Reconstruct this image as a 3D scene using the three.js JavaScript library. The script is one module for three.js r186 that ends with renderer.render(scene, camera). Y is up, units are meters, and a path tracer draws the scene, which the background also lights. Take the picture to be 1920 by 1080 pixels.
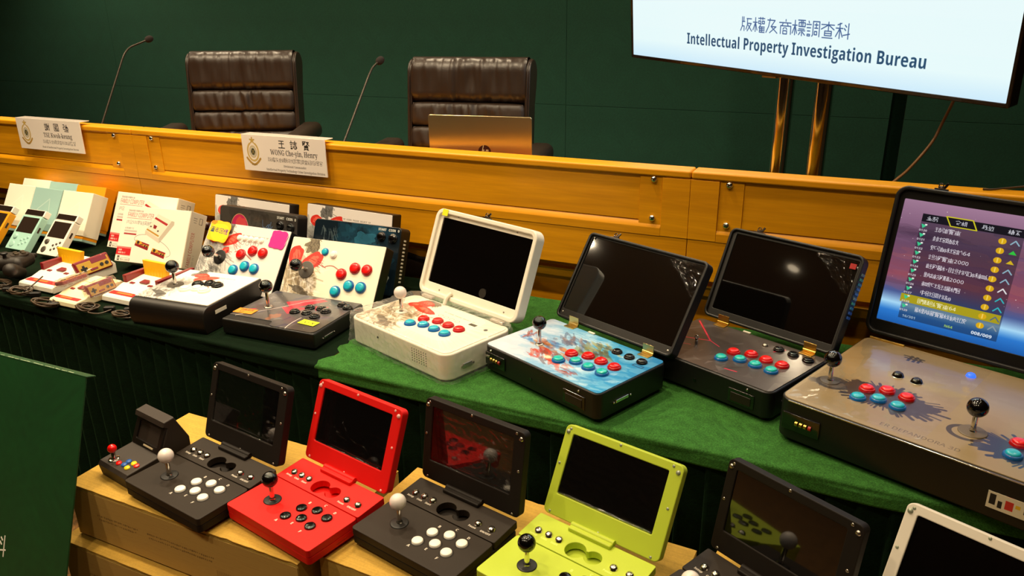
import * as THREE from 'three';
import { RoundedBoxGeometry } from 'three/addons/geometries/RoundedBoxGeometry.js';
import { mergeGeometries, mergeVertices } from 'three/addons/utils/BufferGeometryUtils.js';
import { ImprovedNoise } from 'three/addons/math/ImprovedNoise.js';
import { RectAreaLightUniformsLib } from 'three/addons/lights/RectAreaLightUniformsLib.js';

// ---------------------------------------------------------------- camera, light, exposure
const D = Math.PI / 180;
const scene = new THREE.Scene();
scene.background = new THREE.Color(0x000000);
const camera = new THREE.PerspectiveCamera(2 * Math.atan(540 / 1450) / D, 1920 / 1080, 0.05, 40);
camera.rotation.order = 'YXZ';
camera.position.set(0, 1.65, 0);
camera.rotation.set(-19.96 * D, 25.69 * D, -0.725 * D);
scene.add(camera);
const renderer = new THREE.WebGLRenderer({ antialias: true });
renderer.toneMapping = THREE.LinearToneMapping;
renderer.toneMappingExposure = 1.0;
renderer.shadowMap.enabled = true;
RectAreaLightUniformsLib.init();
const LAMP_COLOR = 0xffe7c0, LAMP_CD = 7.6;
// ceiling downlights: x, z, strength
const LAMPS = [[-4.2, -1.95, 0.9], [-3.2, -1.95, 0.95], [-2.2, -1.95, 0.95], [-1.2, -1.95, 0.95], [-0.2, -1.95, 0.3], [0.8, -1.95, 0.15],
  [-3.6, -1.1, 0.7], [-2.6, -1.1, 0.75], [-1.6, -1.1, 0.75], [-0.6, -1.1, 0.55], [0.4, -1.1, 0.15],
  [-5.2, -3.2, 1.1], [-3.6, -3.2, 0.7], [-2.2, -3.2, 0.65], [-0.8, -3.2, 0.5], [0.8, -3.2, 0.3],
  [-3.2, 0.2, 0.6], [-2.0, 0.2, 0.75], [-1.0, 0.2, 0.6], [0.0, 0.2, 0.3]];

// ---------------------------------------------------------------- helpers
let seed = 7;
const rnd = () => ((seed = (seed * 1664525 + 1013904223) >>> 0) / 4294967296);
const noise = new ImprovedNoise();
const N = (x, y, z = 0) => noise.noise(x, y, z);
const used = {};
function numbered(n) { used[n] = (used[n] ?? -1) + 1; return used[n] ? `${n}_${String(used[n]).padStart(3, '0')}` : n; }
function thing(name, label, category, [x, y, z] = [0, 0, 0], yaw = 0, group) {
  const o = new THREE.Group(); o.name = numbered(name); o.rotation.order = 'YXZ';
  o.position.set(x, y, z); o.rotation.y = yaw * D;
  o.userData = { label, category }; if (group) o.userData.group = group;
  scene.add(o); return o;
}
function part(parent, name, geo, mat, pos = [0, 0, 0], rot = [0, 0, 0], label) {
  const m = new THREE.Mesh(geo, mat); m.name = name; m.position.set(...pos); m.rotation.set(...rot);
  m.castShadow = m.receiveShadow = true; if (label) m.userData.label = label;
  parent.add(m); return m;
}
function solo(name, label, category, geo, mat, pos, rot, group) {
  const m = part(scene, numbered(name), geo, mat, pos, rot); m.userData = { label, category }; if (group) m.userData.group = group; return m;
}
function struct(name, geo, mat, pos, rot) { const m = part(scene, name, geo, mat, pos, rot); m.userData.kind = 'structure'; return m; }
const std = (c, r = 0.6, o = {}) => new THREE.MeshStandardMaterial({ color: c, roughness: r, ...o });
const phy = (c, r = 0.5, o = {}) => new THREE.MeshPhysicalMaterial({ color: c, roughness: r, ...o });
const shift = (g, x = 0, y = 0, z = 0) => g.translate(x, y, z);
const merge = (a) => mergeGeometries(a.map((g) => (g.index ? g.toNonIndexed() : g)).map((g) => { for (const k of Object.keys(g.attributes)) if (!['position', 'normal', 'uv'].includes(k)) g.deleteAttribute(k); return g; }));
const box = (w, h, d) => new THREE.BoxGeometry(w, h, d);
const rbox = (w, h, d, r = 0.003, s = 2) => new RoundedBoxGeometry(w, h, d, s, Math.min(r, w / 2.01, h / 2.01, d / 2.01));
const cyl = (r, h, s = 24, r2 = r) => new THREE.CylinderGeometry(r2, r, h, s);
const lathe = (pts, s = 28) => new THREE.LatheGeometry(pts.map(([x, y]) => new THREE.Vector2(x, y)), s);
const V = (x, y, z) => new THREE.Vector3(x, y, z);
const tube = (pts, r, seg = 40, rs = 8) => new THREE.TubeGeometry(new THREE.CatmullRomCurve3(pts.map((p) => V(...p))), seg, r, rs);
function rrShape(w, h, r, cx = 0, cy = 0, P = THREE.Shape) {
  const s = new P(), x = cx - w / 2, y = cy - h / 2;
  s.moveTo(x + r, y); s.lineTo(x + w - r, y); s.absarc(x + w - r, y + r, r, -Math.PI / 2, 0);
  s.lineTo(x + w, y + h - r); s.absarc(x + w - r, y + h - r, r, 0, Math.PI / 2);
  s.lineTo(x + r, y + h); s.absarc(x + r, y + h - r, r, Math.PI / 2, Math.PI);
  s.lineTo(x, y + r); s.absarc(x + r, y + r, r, Math.PI, 1.5 * Math.PI); return s;
}
// extruded shape in the xy plane, from z = -t to 0, uv laid over w x h
function ext(shape, t, w, h, bev = 0.001) {
  const g = new THREE.ExtrudeGeometry(shape, { depth: t - 2 * bev, bevelEnabled: bev > 0, bevelThickness: bev, bevelSize: bev, bevelOffset: -bev, bevelSegments: 2, curveSegments: 8 });
  g.translate(0, 0, bev - t); return uvXY(g, w, h);
}
function uvXY(g, w, h, ox = 0, oy = 0) {
  const p = g.attributes.position, u = new Float32Array(p.count * 2);
  for (let i = 0; i < p.count; i++) { u[2 * i] = (p.getX(i) - ox) / w + 0.5; u[2 * i + 1] = (p.getY(i) - oy) / h + 0.5; }
  g.setAttribute('uv', new THREE.BufferAttribute(u, 2)); return g;
}
const flat = (g) => g.rotateX(-Math.PI / 2);     // xy plate to lying plate: +y of the drawing goes to the back, the top is y = 0
function boxUV(g) {                                // uv in metres by the dominant normal
  if (g.index) g = g.toNonIndexed();
  const p = g.attributes.position, n = g.attributes.normal, u = new Float32Array(p.count * 2);
  for (let i = 0; i < p.count; i++) {
    const ax = Math.abs(n.getX(i)), ay = Math.abs(n.getY(i)), az = Math.abs(n.getZ(i));
    const [a, b] = ay >= ax && ay >= az ? [p.getX(i), p.getZ(i)] : ax >= az ? [p.getZ(i), p.getY(i)] : [p.getX(i), p.getY(i)];
    u[2 * i] = a; u[2 * i + 1] = b;
  }
  g.setAttribute('uv', new THREE.BufferAttribute(u, 2)); return g;
}
function displace(g, f) {                          // moves vertices along f(p) -> [dx, dy, dz]
  g = mergeVertices(g); const p = g.attributes.position;
  for (let i = 0; i < p.count; i++) { const d = f(p.getX(i), p.getY(i), p.getZ(i)); p.setXYZ(i, p.getX(i) + d[0], p.getY(i) + d[1], p.getZ(i) + d[2]); }
  g.computeVertexNormals(); return g;
}
function dataTex(w, h, f, repeat, srgb = true) {
  const a = new Uint8Array(w * h * 4);
  for (let y = 0; y < h; y++) for (let x = 0; x < w; x++) { const c = f(x / w, y / h, x, y), i = 4 * (y * w + x); a[i] = c[0]; a[i + 1] = c[1] ?? c[0]; a[i + 2] = c[2] ?? c[0]; a[i + 3] = 255; }
  const t = new THREE.DataTexture(a, w, h); t.magFilter = THREE.LinearFilter; t.minFilter = THREE.LinearMipmapLinearFilter; t.generateMipmaps = true;
  t.wrapS = t.wrapT = THREE.RepeatWrapping; if (repeat) t.repeat.set(...repeat); if (srgb) t.colorSpace = THREE.SRGBColorSpace; t.needsUpdate = true; return t;
}
function art(w, h, draw) {
  const c = document.createElement('canvas'); c.width = w; c.height = h; const x = c.getContext('2d');
  x.lineCap = x.lineJoin = 'round'; draw(x, w, h);
  const t = new THREE.CanvasTexture(c); t.colorSpace = THREE.SRGBColorSpace; t.anisotropy = 8; return t;
}
// periodic noise, u and v in 0..1
const pn = (u, v, fx, fy, s = 0) => { const a = u * 2 * Math.PI, b = v * 2 * Math.PI; return N(Math.cos(a) * fx / 6.28 + s, Math.sin(a) * fx / 6.28 + Math.cos(b) * fy / 6.28 + 9.1, Math.sin(b) * fy / 6.28 + s * 1.7); };

// ---------------------------------------------------------------- brush strokes for Chinese writing (10 x 10 grid)
const K = {
  mu: '03 93/50 59/53 08/53 98', pian: '30 36 09/33 83/60 63/36 76 79', fan: '11 81/21 25 08/24 84 29/35 99', cao: '03 93/30 36/60 66', kou: '11 91 99 19 11',
  zhui: '40 14/23 29/23 93/53 59/25 95/27 97/29 99', ji: '11 71 45 85 39/30 25 09/45 99', shang: '50 51/02 92/32 24/62 74/14 19/14 94 99/45 36/55 66/37 67 69 39 37',
  xi: '00 90/13 93 98 18 13/40 48/60 68', shi: '11 81/03 93/53 59/35 18/65 98', yan: '40 51/02 92/14 84/26 76/28 78 79 29 28', zhou: '10 18 09/10 90 99/32 72/51 54/34 74/36 66 68 38 36',
  dan: '20 80 86 26 20/23 83/09 99', he: '70 21/03 93/50 59/53 08/53 98', dou: '21 42/13 34/07 96/70 79', shen: '40 31/21 81 89/21 27/23 83/25 85/07 97/87 09', cun: '03 93/70 79 58/24 45',
  guo: '00 90 99 09 00/22 82/24 44 46 26 24/27 47/52 78/76 58', gong: '10 80 83 13 16 86 89 59', sui: '50 23 83/63 84/14 94 97 17 14/52 59/09 89/79 99', wang: '11 81/14 84/09 99/51 59',
  zhi: '02 92/50 54/14 84/16 08/36 39 79 77/55 66/86 98', chen: '10 19 90/10 90/13 63 66 16/43 46', you: '11 81 19/22 99', bei: '20 80 87 27 20/22 82/24 84/38 19/68 99',
  gao: '50 51/02 92/33 73 74 34 33/16 19/16 96 99/37 67 68 38 37', si: '50 13 43 16 76/54 77/47 49/17 09/77 89', shou: '02 92/50 59 38/06 94', zhi2: '02 92/50 54/14 84 19/34 99',
  wang2: '02 92 98 08 02/32 38/62 68', fei: '30 39/60 69/03 33/06 36/63 93/66 96/09 39', an: '50 51/03 01 91 93/40 25 89/65 19/04 94', qie: '20 29/20 80 89/23 83/26 86/09 99',
  min: '12 82 89 19 12/42 49/62 69/09 99', mu2: '10 80 89 19 10/13 83/16 86', shu: '12 42/20 25/05 45/60 90 69/72 99', ri: '10 80 89 19 10/14 84', bi: '10 16 76/80 13', jun: '02 00 90 92/13 83/24 74 77 27 24/50 59/09 99',
  guan: '50 51/03 01 91 93/24 74 76 24/24 29 79 76 26', li: '50 51/02 92/33 46/63 56/08 98', li2: '10 80 85 15 10/13 83/50 59/07 87/09 99', nian: '31 05/21 81/24 84/24 27/07 97/51 59',
  hui: '00 90 99 09 00/33 63 66 36 33', xin: '50 59/22 05/72 94', xin2: '13 09/34 38 79 76/52 65/83 97', nei: '12 19/12 92 99/50 54 27/54 77', ren: '50 03/50 97', jin: '24 74/46 55', ge: '32 82/00 99/95 58', xian: '50 51/12 82/24 74/36 66',
  kuan: '50 14/54 99/30 73', jing: '11 81/23 34 24/53 64 54/09 99/51 59/15 85', dian: '20 80 85 15 20/40 47/60 67/07 97/38 19/68 99', chuo: '10 22/04 33 26 48/08 39 99', fang: '40 51/02 92/35 19/35 84 89 69',
  che: '02 92/14 84 87 17 14/16 86/50 59/09 99', ma: '20 25/20 80/22 82/24 84/25 95 89 68/17 08/37 38/57 58', men: '10 19/10 40 44 14/60 64/50 90 99 79/60 64 94/12 42/62 92', quan: '50 14/54 97/25 75/27 77/09 99/51 59', bu: '40 51/02 92/33 46/63 56/08 98',
};
const GL = {   // character: parts with their boxes x0 y0 x1 y1
  版: 'pian 0 0 42 100,fan 45 0 100 100', 權: 'mu 0 0 38 100,cao 42 0 100 22,kou 44 22 66 42,kou 74 22 96 42,zhui 42 42 100 100', 及: 'ji 0 0 100 100', 商: 'shang 0 0 100 100',
  標: 'mu 0 0 38 100,xi 42 0 100 48,shi 42 48 100 100', 調: 'yan 0 0 38 100,zhou 42 0 100 100', 查: 'mu 0 0 100 55,dan 10 55 90 100', 科: 'he 0 0 52 100,dou 52 0 100 100',
  謝: 'yan 0 0 33 100,shen 34 0 68 100,cun 68 0 100 100', 國: 'guo 0 0 100 100', 強: 'gong 0 0 38 100,sui 42 0 100 100', 王: 'wang 0 0 100 100', 誌: 'yan 0 0 38 100,zhi 42 0 100 100',
  賢: 'chen 0 0 50 48,you 54 0 100 48,bei 10 48 90 100', 高: 'gao 0 0 100 100', 級: 'si 0 0 42 100,ji 45 0 100 100', 監: 'chen 0 0 50 52,ren 52 0 100 52,min 0 54 100 100', 督: 'shu 0 0 100 52,mu2 20 52 80 100',
  技: 'shou 0 0 38 100,zhi2 42 0 100 100', 罪: 'wang2 5 0 95 34,fei 0 36 100 100', 案: 'an 0 0 100 50,mu 0 48 100 100', 組: 'si 0 0 42 100,qie 45 0 100 100', 指: 'shou 0 0 38 100,bi 45 0 100 45,ri 50 50 95 100',
  揮: 'shou 0 0 36 100,jun 40 0 100 100', 官: 'guan 0 0 100 100', 童: 'li 0 0 100 48,li2 5 46 95 100', 年: 'nian 0 0 100 100', 回: 'hui 5 5 95 95', 憶: 'xin 0 0 30 100,li 34 0 100 32,ri 42 34 92 62,xin2 32 62 100 100',
  內: 'nei 0 0 100 100', 含: 'ren 0 0 100 50,jin 10 30 90 66,kou 22 66 78 100', 款: 'shi 0 20 52 100,li 0 0 50 30,kuan 50 0 100 100', 經: 'si 0 0 42 100,jing 45 0 100 100', 典: 'dian 0 0 100 100', 遊: 'chuo 0 0 100 100,fang 32 0 60 78,kou 64 10 98 70',
  戲: 'cao 0 0 55 25,ri 5 26 50 60,min 0 60 55 100,ge 50 0 100 100', 全: 'quan 0 0 100 100', 部: 'li 0 0 58 50,kou 8 55 50 100,gong 62 0 100 100', 分: 'ren 0 0 100 50,bi 20 48 85 100', 類: 'mu 0 0 50 100,bei 50 0 100 100', 賽: 'an 0 0 100 55,bei 15 50 85 100', 車: 'che 0 0 100 100',
  馬: 'ma 0 0 100 100', 門: 'men 0 0 100 100', 中: 'kou 5 15 95 65,jin 50 0 50 0,qie 46 0 54 100', 最: 'ri 12 0 88 40,shu 0 40 100 100', 近: 'chuo 0 0 100 100,fang 34 0 98 78', 檢: 'mu 0 0 38 100,quan 40 0 100 60,fei 42 58 100 100', 索: 'cao 0 0 100 30,si 20 25 85 100',
};
function glyph(x, c, px, py, s, lw) {
  let g = GL[c];
  if (!g) { const k = Object.keys(K), q = c.codePointAt(0); g = `${k[q % k.length]} 0 0 46 100,${k[(q * 7 + 3) % k.length]} 50 0 100 100`; }
  x.lineWidth = lw ?? s * 0.075; x.lineCap = x.lineJoin = 'round';
  for (const p of g.split(',')) {
    const [n, a, b, c2, d] = p.split(' '), X = (v) => px + s * (+a + (c2 - a) * (v + 0.5) / 10) / 100, Y = (v) => py + s * (+b + (d - b) * (v + 0.5) / 10) / 100;
    for (const st of K[n].split('/')) { x.beginPath(); st.split(' ').forEach((q, i) => (i ? x.lineTo(X(+q[0]), Y(+q[1])) : x.moveTo(X(+q[0]), Y(+q[1])))); x.stroke(); }
  }
}
function han(x, text, px, py, s, step = s * 1.05, lw, color) {
  if (color) x.strokeStyle = x.fillStyle = color; let p = px;
  for (const c of text) { if (c.charCodeAt(0) < 256) { x.font = `${s}px sans-serif`; x.textAlign = 'left'; x.textBaseline = 'top'; x.fillText(c, p, py - s * 0.08); p += c === ' ' ? s * 0.4 : s * 0.58; } else { glyph(x, c, p, py, s, lw); p += step; } }
  return p;
}
function say(x, t, px, py, font, color, align = 'left', maxW) { x.font = font; x.fillStyle = color; x.textAlign = align; x.textBaseline = 'alphabetic'; maxW ? x.fillText(t, px, py, maxW) : x.fillText(t, px, py); }
function blob(x, cx, cy, rx, ry, color, rough = 0.15, n = 26, rot = 0) {
  x.fillStyle = color; x.beginPath(); const s = rnd() * 50;
  for (let i = 0; i <= n; i++) { const a = i / n * 2 * Math.PI, k = 1 + rough * 2 * N(Math.cos(a) * 1.7 + s, Math.sin(a) * 1.7, s), X = Math.cos(a) * rx * k, Y = Math.sin(a) * ry * k; x.lineTo(cx + X * Math.cos(rot) - Y * Math.sin(rot), cy + X * Math.sin(rot) + Y * Math.cos(rot)); }
  x.fill();
}
function strokes(x, n, [x0, y0, x1, y1], len, ang, spread, color, lw) {
  for (let i = 0; i < n; i++) { const a = ang + (rnd() - 0.5) * spread, px = x0 + rnd() * (x1 - x0), py = y0 + rnd() * (y1 - y0), l = len * (0.4 + rnd()); x.strokeStyle = color(i); x.lineWidth = lw * (0.4 + rnd()); x.beginPath(); x.moveTo(px, py); x.quadraticCurveTo(px + Math.cos(a) * l * 0.5 + (rnd() - 0.5) * l * 0.3, py + Math.sin(a) * l * 0.5, px + Math.cos(a) * l, py + Math.sin(a) * l); x.stroke(); }
}

// ---------------------------------------------------------------- materials
const woodTex = dataTex(1024, 512, (u, v) => {
  const g = pn(u, v, 5, 40, 1) * 0.5 + pn(u, v, 14, 150, 4) * 0.4 + pn(u, v, 2, 7, 8) * 0.5, k = 1 + 0.10 * g;
  return [222 * k, 150 * k * (1 + 0.03 * g), 14 * (1 + 0.25 * g)].map((c) => Math.max(0, Math.min(255, c)));
}, [1 / 1.2, 1 / 0.6]);
const WOOD = phy(0xffffff, 0.42, { map: woodTex, specularIntensity: 0.6, clearcoat: 0.1, clearcoatRoughness: 0.25 });
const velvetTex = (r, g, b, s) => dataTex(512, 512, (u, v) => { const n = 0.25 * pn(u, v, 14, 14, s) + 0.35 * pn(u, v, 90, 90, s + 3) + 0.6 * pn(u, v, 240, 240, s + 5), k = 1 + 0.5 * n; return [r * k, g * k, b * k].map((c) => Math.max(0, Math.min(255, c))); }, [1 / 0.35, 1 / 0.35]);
const fuzz = dataTex(512, 512, (u, v) => [128 + 60 * pn(u, v, 150, 150, 2) + 50 * pn(u, v, 50, 50, 6)], [1 / 0.3, 1 / 0.3], false);
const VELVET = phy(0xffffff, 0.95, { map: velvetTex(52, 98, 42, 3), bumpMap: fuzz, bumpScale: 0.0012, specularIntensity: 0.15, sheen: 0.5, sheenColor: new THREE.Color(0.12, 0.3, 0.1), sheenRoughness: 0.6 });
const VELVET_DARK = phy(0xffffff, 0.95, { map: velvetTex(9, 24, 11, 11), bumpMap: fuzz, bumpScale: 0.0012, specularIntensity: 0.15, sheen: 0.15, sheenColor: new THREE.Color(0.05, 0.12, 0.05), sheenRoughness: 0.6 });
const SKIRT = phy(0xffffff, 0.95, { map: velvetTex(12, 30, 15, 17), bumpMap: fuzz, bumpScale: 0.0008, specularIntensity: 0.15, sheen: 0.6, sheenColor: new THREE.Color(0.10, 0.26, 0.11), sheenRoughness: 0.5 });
const wallTex = dataTex(256, 256, (u, v) => { const k = 1 + 0.10 * pn(u, v, 90, 90, 1) + 0.05 * pn(u, v, 5, 5, 4); return [34 * k, 84 * k, 68 * k]; }, [1 / 0.5, 1 / 0.5]);
const WALL = std(0xffffff, 0.9, { map: wallTex });
const WALL_GAP = std(0x16382b, 0.95);
const CREAM = std(0x8c7f6a, 0.9), CEIL = std(0xb8b0a0, 0.95);
const carpet = dataTex(256, 256, (u, v) => { const k = 1 + 0.35 * pn(u, v, 110, 110, 1) + 0.3 * pn(u, v, 30, 12, 4); return [104 * k, 72 * k, 34 * k].map((c) => Math.max(0, Math.min(255, c))); }, [2, 2]);
const CARPET = std(0xffffff, 1, { map: carpet });
const cartonTex = (s) => dataTex(512, 512, (u, v) => { const k = 1 + 0.06 * pn(u, v, 4, 180, s) + 0.06 * pn(u, v, 9, 9, s + 3) + 0.05 * pn(u, v, 120, 120, s + 7); return [192 * k, 162 * k, 78 * k].map((c) => Math.min(255, c)); }, [1 / 0.5, 1 / 0.5]);
const CARTON_MAP = cartonTex(2), CARTON = std(0xffffff, 0.85, { map: CARTON_MAP }), CARTON_PALE = std(0xfff0c8, 0.85, { map: CARTON_MAP });
const leatherBump = dataTex(512, 512, (u, v) => [128 + 60 * pn(u, v, 70, 70, 3) + 30 * pn(u, v, 160, 160, 5)], [1 / 0.25, 1 / 0.25], false);
const LEATHER = phy(0x2c2018, 0.36, { bumpMap: leatherBump, bumpScale: 0.0006, clearcoat: 0.15, clearcoatRoughness: 0.4 });
const BLACK = std(0x0b0a09, 0.45), BLACK_GLOSS = phy(0x060505, 0.12, { clearcoat: 0.6, clearcoatRoughness: 0.08 }), RUBBER = std(0x0a0a0a, 0.85);
const MATT_BLACK = phy(0x17110c, 0.6, { specularIntensity: 0.5 }), GLASS = phy(0x050404, 0.06, { clearcoat: 1, clearcoatRoughness: 0.03 });
const CHROME = std(0xe8e4dc, 0.12, { metalness: 1 }), STEEL = std(0xb8b0a4, 0.3, { metalness: 1 }), BRASS = std(0xd9b25a, 0.28, { metalness: 1 }), GOLD_HINGE = std(0xd8c07c, 0.3, { metalness: 1 });
const WHITE = phy(0xe9e3d3, 0.35, { clearcoat: 0.2 }), OFFWHITE = std(0xddd6c4, 0.5), PAPER = std(0xf1ece0, 0.55);
const WRAP = phy(0xfaf2ec, 0.07, { transmission: 0.93, thickness: 0, ior: 1.45 });
const DARK_STEEL = std(0x5a5048, 0.25, { metalness: 1 });
const WRAP2 = phy(0xffffff, 0.08, { transmission: 0.94, thickness: 0, ior: 1.5 });
const FILM = phy(0xffffff, 0.08, { transmission: 1, thickness: 0, ior: 1.4 });
const CLEAR = phy(0xffffff, 0.1, { transmission: 0.85, thickness: 0, ior: 1.45 });
const RED_PL = phy(0xd40e08, 0.55, { specularIntensity: 0.6 }), LIME_PL = phy(0xb6c83a, 0.5, { specularIntensity: 0.6 }), WHITE_PL = phy(0xe8e0d0, 0.4);
const BTN_RED = phy(0xe8100c, 0.22, { clearcoat: 0.5 }), BTN_REDRIM = phy(0xb00a08, 0.15, { clearcoat: 0.7 }), BTN_BLUE = phy(0x18b0cc, 0.22, { clearcoat: 0.5 }), BTN_BLUERIM = phy(0x1560a8, 0.15, { clearcoat: 0.7 });
const BTN_TEAL = phy(0x16b9b4, 0.22, { clearcoat: 0.5 }), BTN_WHITE = phy(0xf4efe4, 0.3, { clearcoat: 0.3 }), BALL_WHITE = phy(0xe6dcd6, 0.2, { clearcoat: 0.5 });
const MAROON = phy(0x7c1018, 0.38, { clearcoat: 0.2 }), GOLD_PLATE = std(0xc79a36, 0.4, { metalness: 0.5 }), FAMI = phy(0xeee8d8, 0.45), FAMI_CREAM = phy(0xeee2b8, 0.5), CART = phy(0xf6b90a, 0.4);

// ---------------------------------------------------------------- room
const X0 = -9, X1 = 3.4, ZB = -4.2, ZF = 5.2, HC = 3.0;
struct('floor', boxUV(box(X1 - X0 + 0.4, 0.2, ZF - ZB + 0.6)), CARPET, [(X0 + X1) / 2, -0.1, (ZF + ZB) / 2]);
struct('ceiling', box(X1 - X0 + 0.4, 0.2, ZF - ZB + 0.6), CEIL, [(X0 + X1) / 2, HC + 0.1, (ZF + ZB) / 2]);
struct('wall_left', box(0.2, HC, ZF - ZB + 0.4), CREAM, [X0 - 0.1, HC / 2, (ZF + ZB) / 2]);
struct('wall_right', box(0.2, HC, ZF - ZB + 0.4), CREAM, [X1 + 0.1, HC / 2, (ZF + ZB) / 2]);
struct('wall_front', box(X1 - X0 + 0.4, HC, 0.2), CREAM, [(X0 + X1) / 2, HC / 2, ZF + 0.1]);
const wb = struct('wall_back', box(X1 - X0 + 0.4, HC, 0.2), WALL_GAP, [(X0 + X1) / 2, HC / 2, ZB - 0.28]);
for (const [a, b] of [[-9, -5.32], [-5.32, -1.665], [-1.665, 0.012], [0.075, 3.4]]) for (const [c, d] of [[0, 1.12], [1.12, 2.1], [2.1, 3]])
  part(wb, 'wall_panel', boxUV(rbox(b - a - 0.0015, d - c - 0.0015, 0.18, 0.0015, 1)), WALL, [(a + b) / 2 - (X0 + X1) / 2, (c + d) / 2 - HC / 2, 0.19]);
part(wb, 'recess_strip', boxUV(box(0.2, HC - 0.02, 0.05)), WALL, [0.044 - (X0 + X1) / 2, 0, 0.135]);
struct('platform', boxUV(box(X1 - X0, 0.3, 1.72)), CARPET, [(X0 + X1) / 2, 0.15, -3.33]);

// ceiling downlights: a trim ring, a glowing disc and a light of the same size just below it
LAMPS.forEach(([x, z, k], i) => {
  const t = thing('downlight', 'round recessed ceiling downlight with white trim ring above the display', 'lamp', [x, HC, z], 0, 'ceiling downlights');
  part(t, 'trim_ring', lathe([[0.045, 0], [0.062, -0.004], [0.07, -0.003], [0.072, 0]], 24), WHITE, [0, -0.001, 0]);
  part(t, 'lamp_disc', cyl(0.044, 0.006, 24), std(0xffffff, 0.5, { emissive: LAMP_COLOR, emissiveIntensity: 6 }), [0, -0.004, 0]);
  const s = new THREE.SpotLight(LAMP_COLOR, LAMP_CD * k, 0, 62 * D, 0.45, 2);
  s.position.set(0, -0.02, 0); s.target.position.set(0, -3, 0); s.castShadow = true; s.shadow.radius = 2.2; s.shadow.mapSize.set(512, 512);
  t.add(s); t.add(s.target); s.target.name = 'aim_point'; s.name = 'spot';
});

// ---------------------------------------------------------------- the wooden rostrum
function deskUnit(x0, x1, label, dw = 0.45) {
  const w = x1 - x0, t = thing('rostrum_unit', label, 'desk', [(x0 + x1) / 2, 0, -2.26]);
  const W = (g) => boxUV(g), e = 0.002, iw = w - 0.17;
  part(t, 'ledge', W(rbox(w - e, 0.024, 0.075, 0.007, 3)), WOOD, [0, 1.178, -0.0375]);
  part(t, 'backing_board', W(box(w - e, 0.2, 0.03)), WOOD, [0, 1.066, -0.04]);
  part(t, 'panel', W(rbox(iw - 0.14, 0.14, 0.016, 0.0015)), WOOD, [0, 1.097, -0.0165]);
  for (const s of [-1, 1]) {
    part(t, 'stile', W(rbox(0.084, 0.1825, 0.026, 0.0012)), WOOD, [s * (w / 2 - 0.0425), 1.0738, -0.0145]);
    const pl = part(t, 'cover_plate', W(rbox(0.0695, 0.152, 0.014, 0.001)), WOOD, [s * (w / 2 - 0.12), 1.089, -0.0128]);
    for (const y of [0.068, -0.053]) part(pl, 'dome_screw', new THREE.SphereGeometry(0.0102, 20, 12).scale(1, 1, 0.8), CHROME, [s * 0.008, y, 0.0085]);
  }
  const mo = new THREE.Shape(); mo.moveTo(0, 0); mo.lineTo(0.025, 0); mo.lineTo(0.025, 0.024); mo.quadraticCurveTo(0.021, 0.036, 0.012, 0.046); mo.lineTo(0, 0.046);
  const mg = new THREE.ExtrudeGeometry(mo, { depth: w - 0.17, bevelEnabled: false }); mg.rotateY(-Math.PI / 2).translate((w - 0.17) / 2, 0, 0);
  part(t, 'bottom_moulding', W(mg), WOOD, [0, 0.9825, -0.0265]);
  part(t, 'lower_board', W(rbox(w - e, 0.126, 0.03, 0.0015)), WOOD, [0, 0.918, -0.0185]);
  part(t, 'recessed_rail', W(rbox(w - e, 0.03, 0.03, 0.002)), WOOD, [0, 0.8, -0.075]);
  part(t, 'base_board', W(rbox(w - e, 0.865, 0.03, 0.002)), WOOD, [0, 0.4325, -0.1]);
  part(t, 'worktop', W(rbox(w - e, 0.03, dw, 0.003)), WOOD, [0, 1.035, -0.06 - dw / 2]);
  return t;
}
deskUnit(-6.2, -2.85, 'left wooden rostrum section with the gold crest name card of the shorter name');
deskUnit(-2.85, -0.497, 'middle wooden rostrum section carrying the open laptop');
deskUnit(-0.497, 2.0, 'right wooden rostrum section below the large presentation screen', 0.03);

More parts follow.
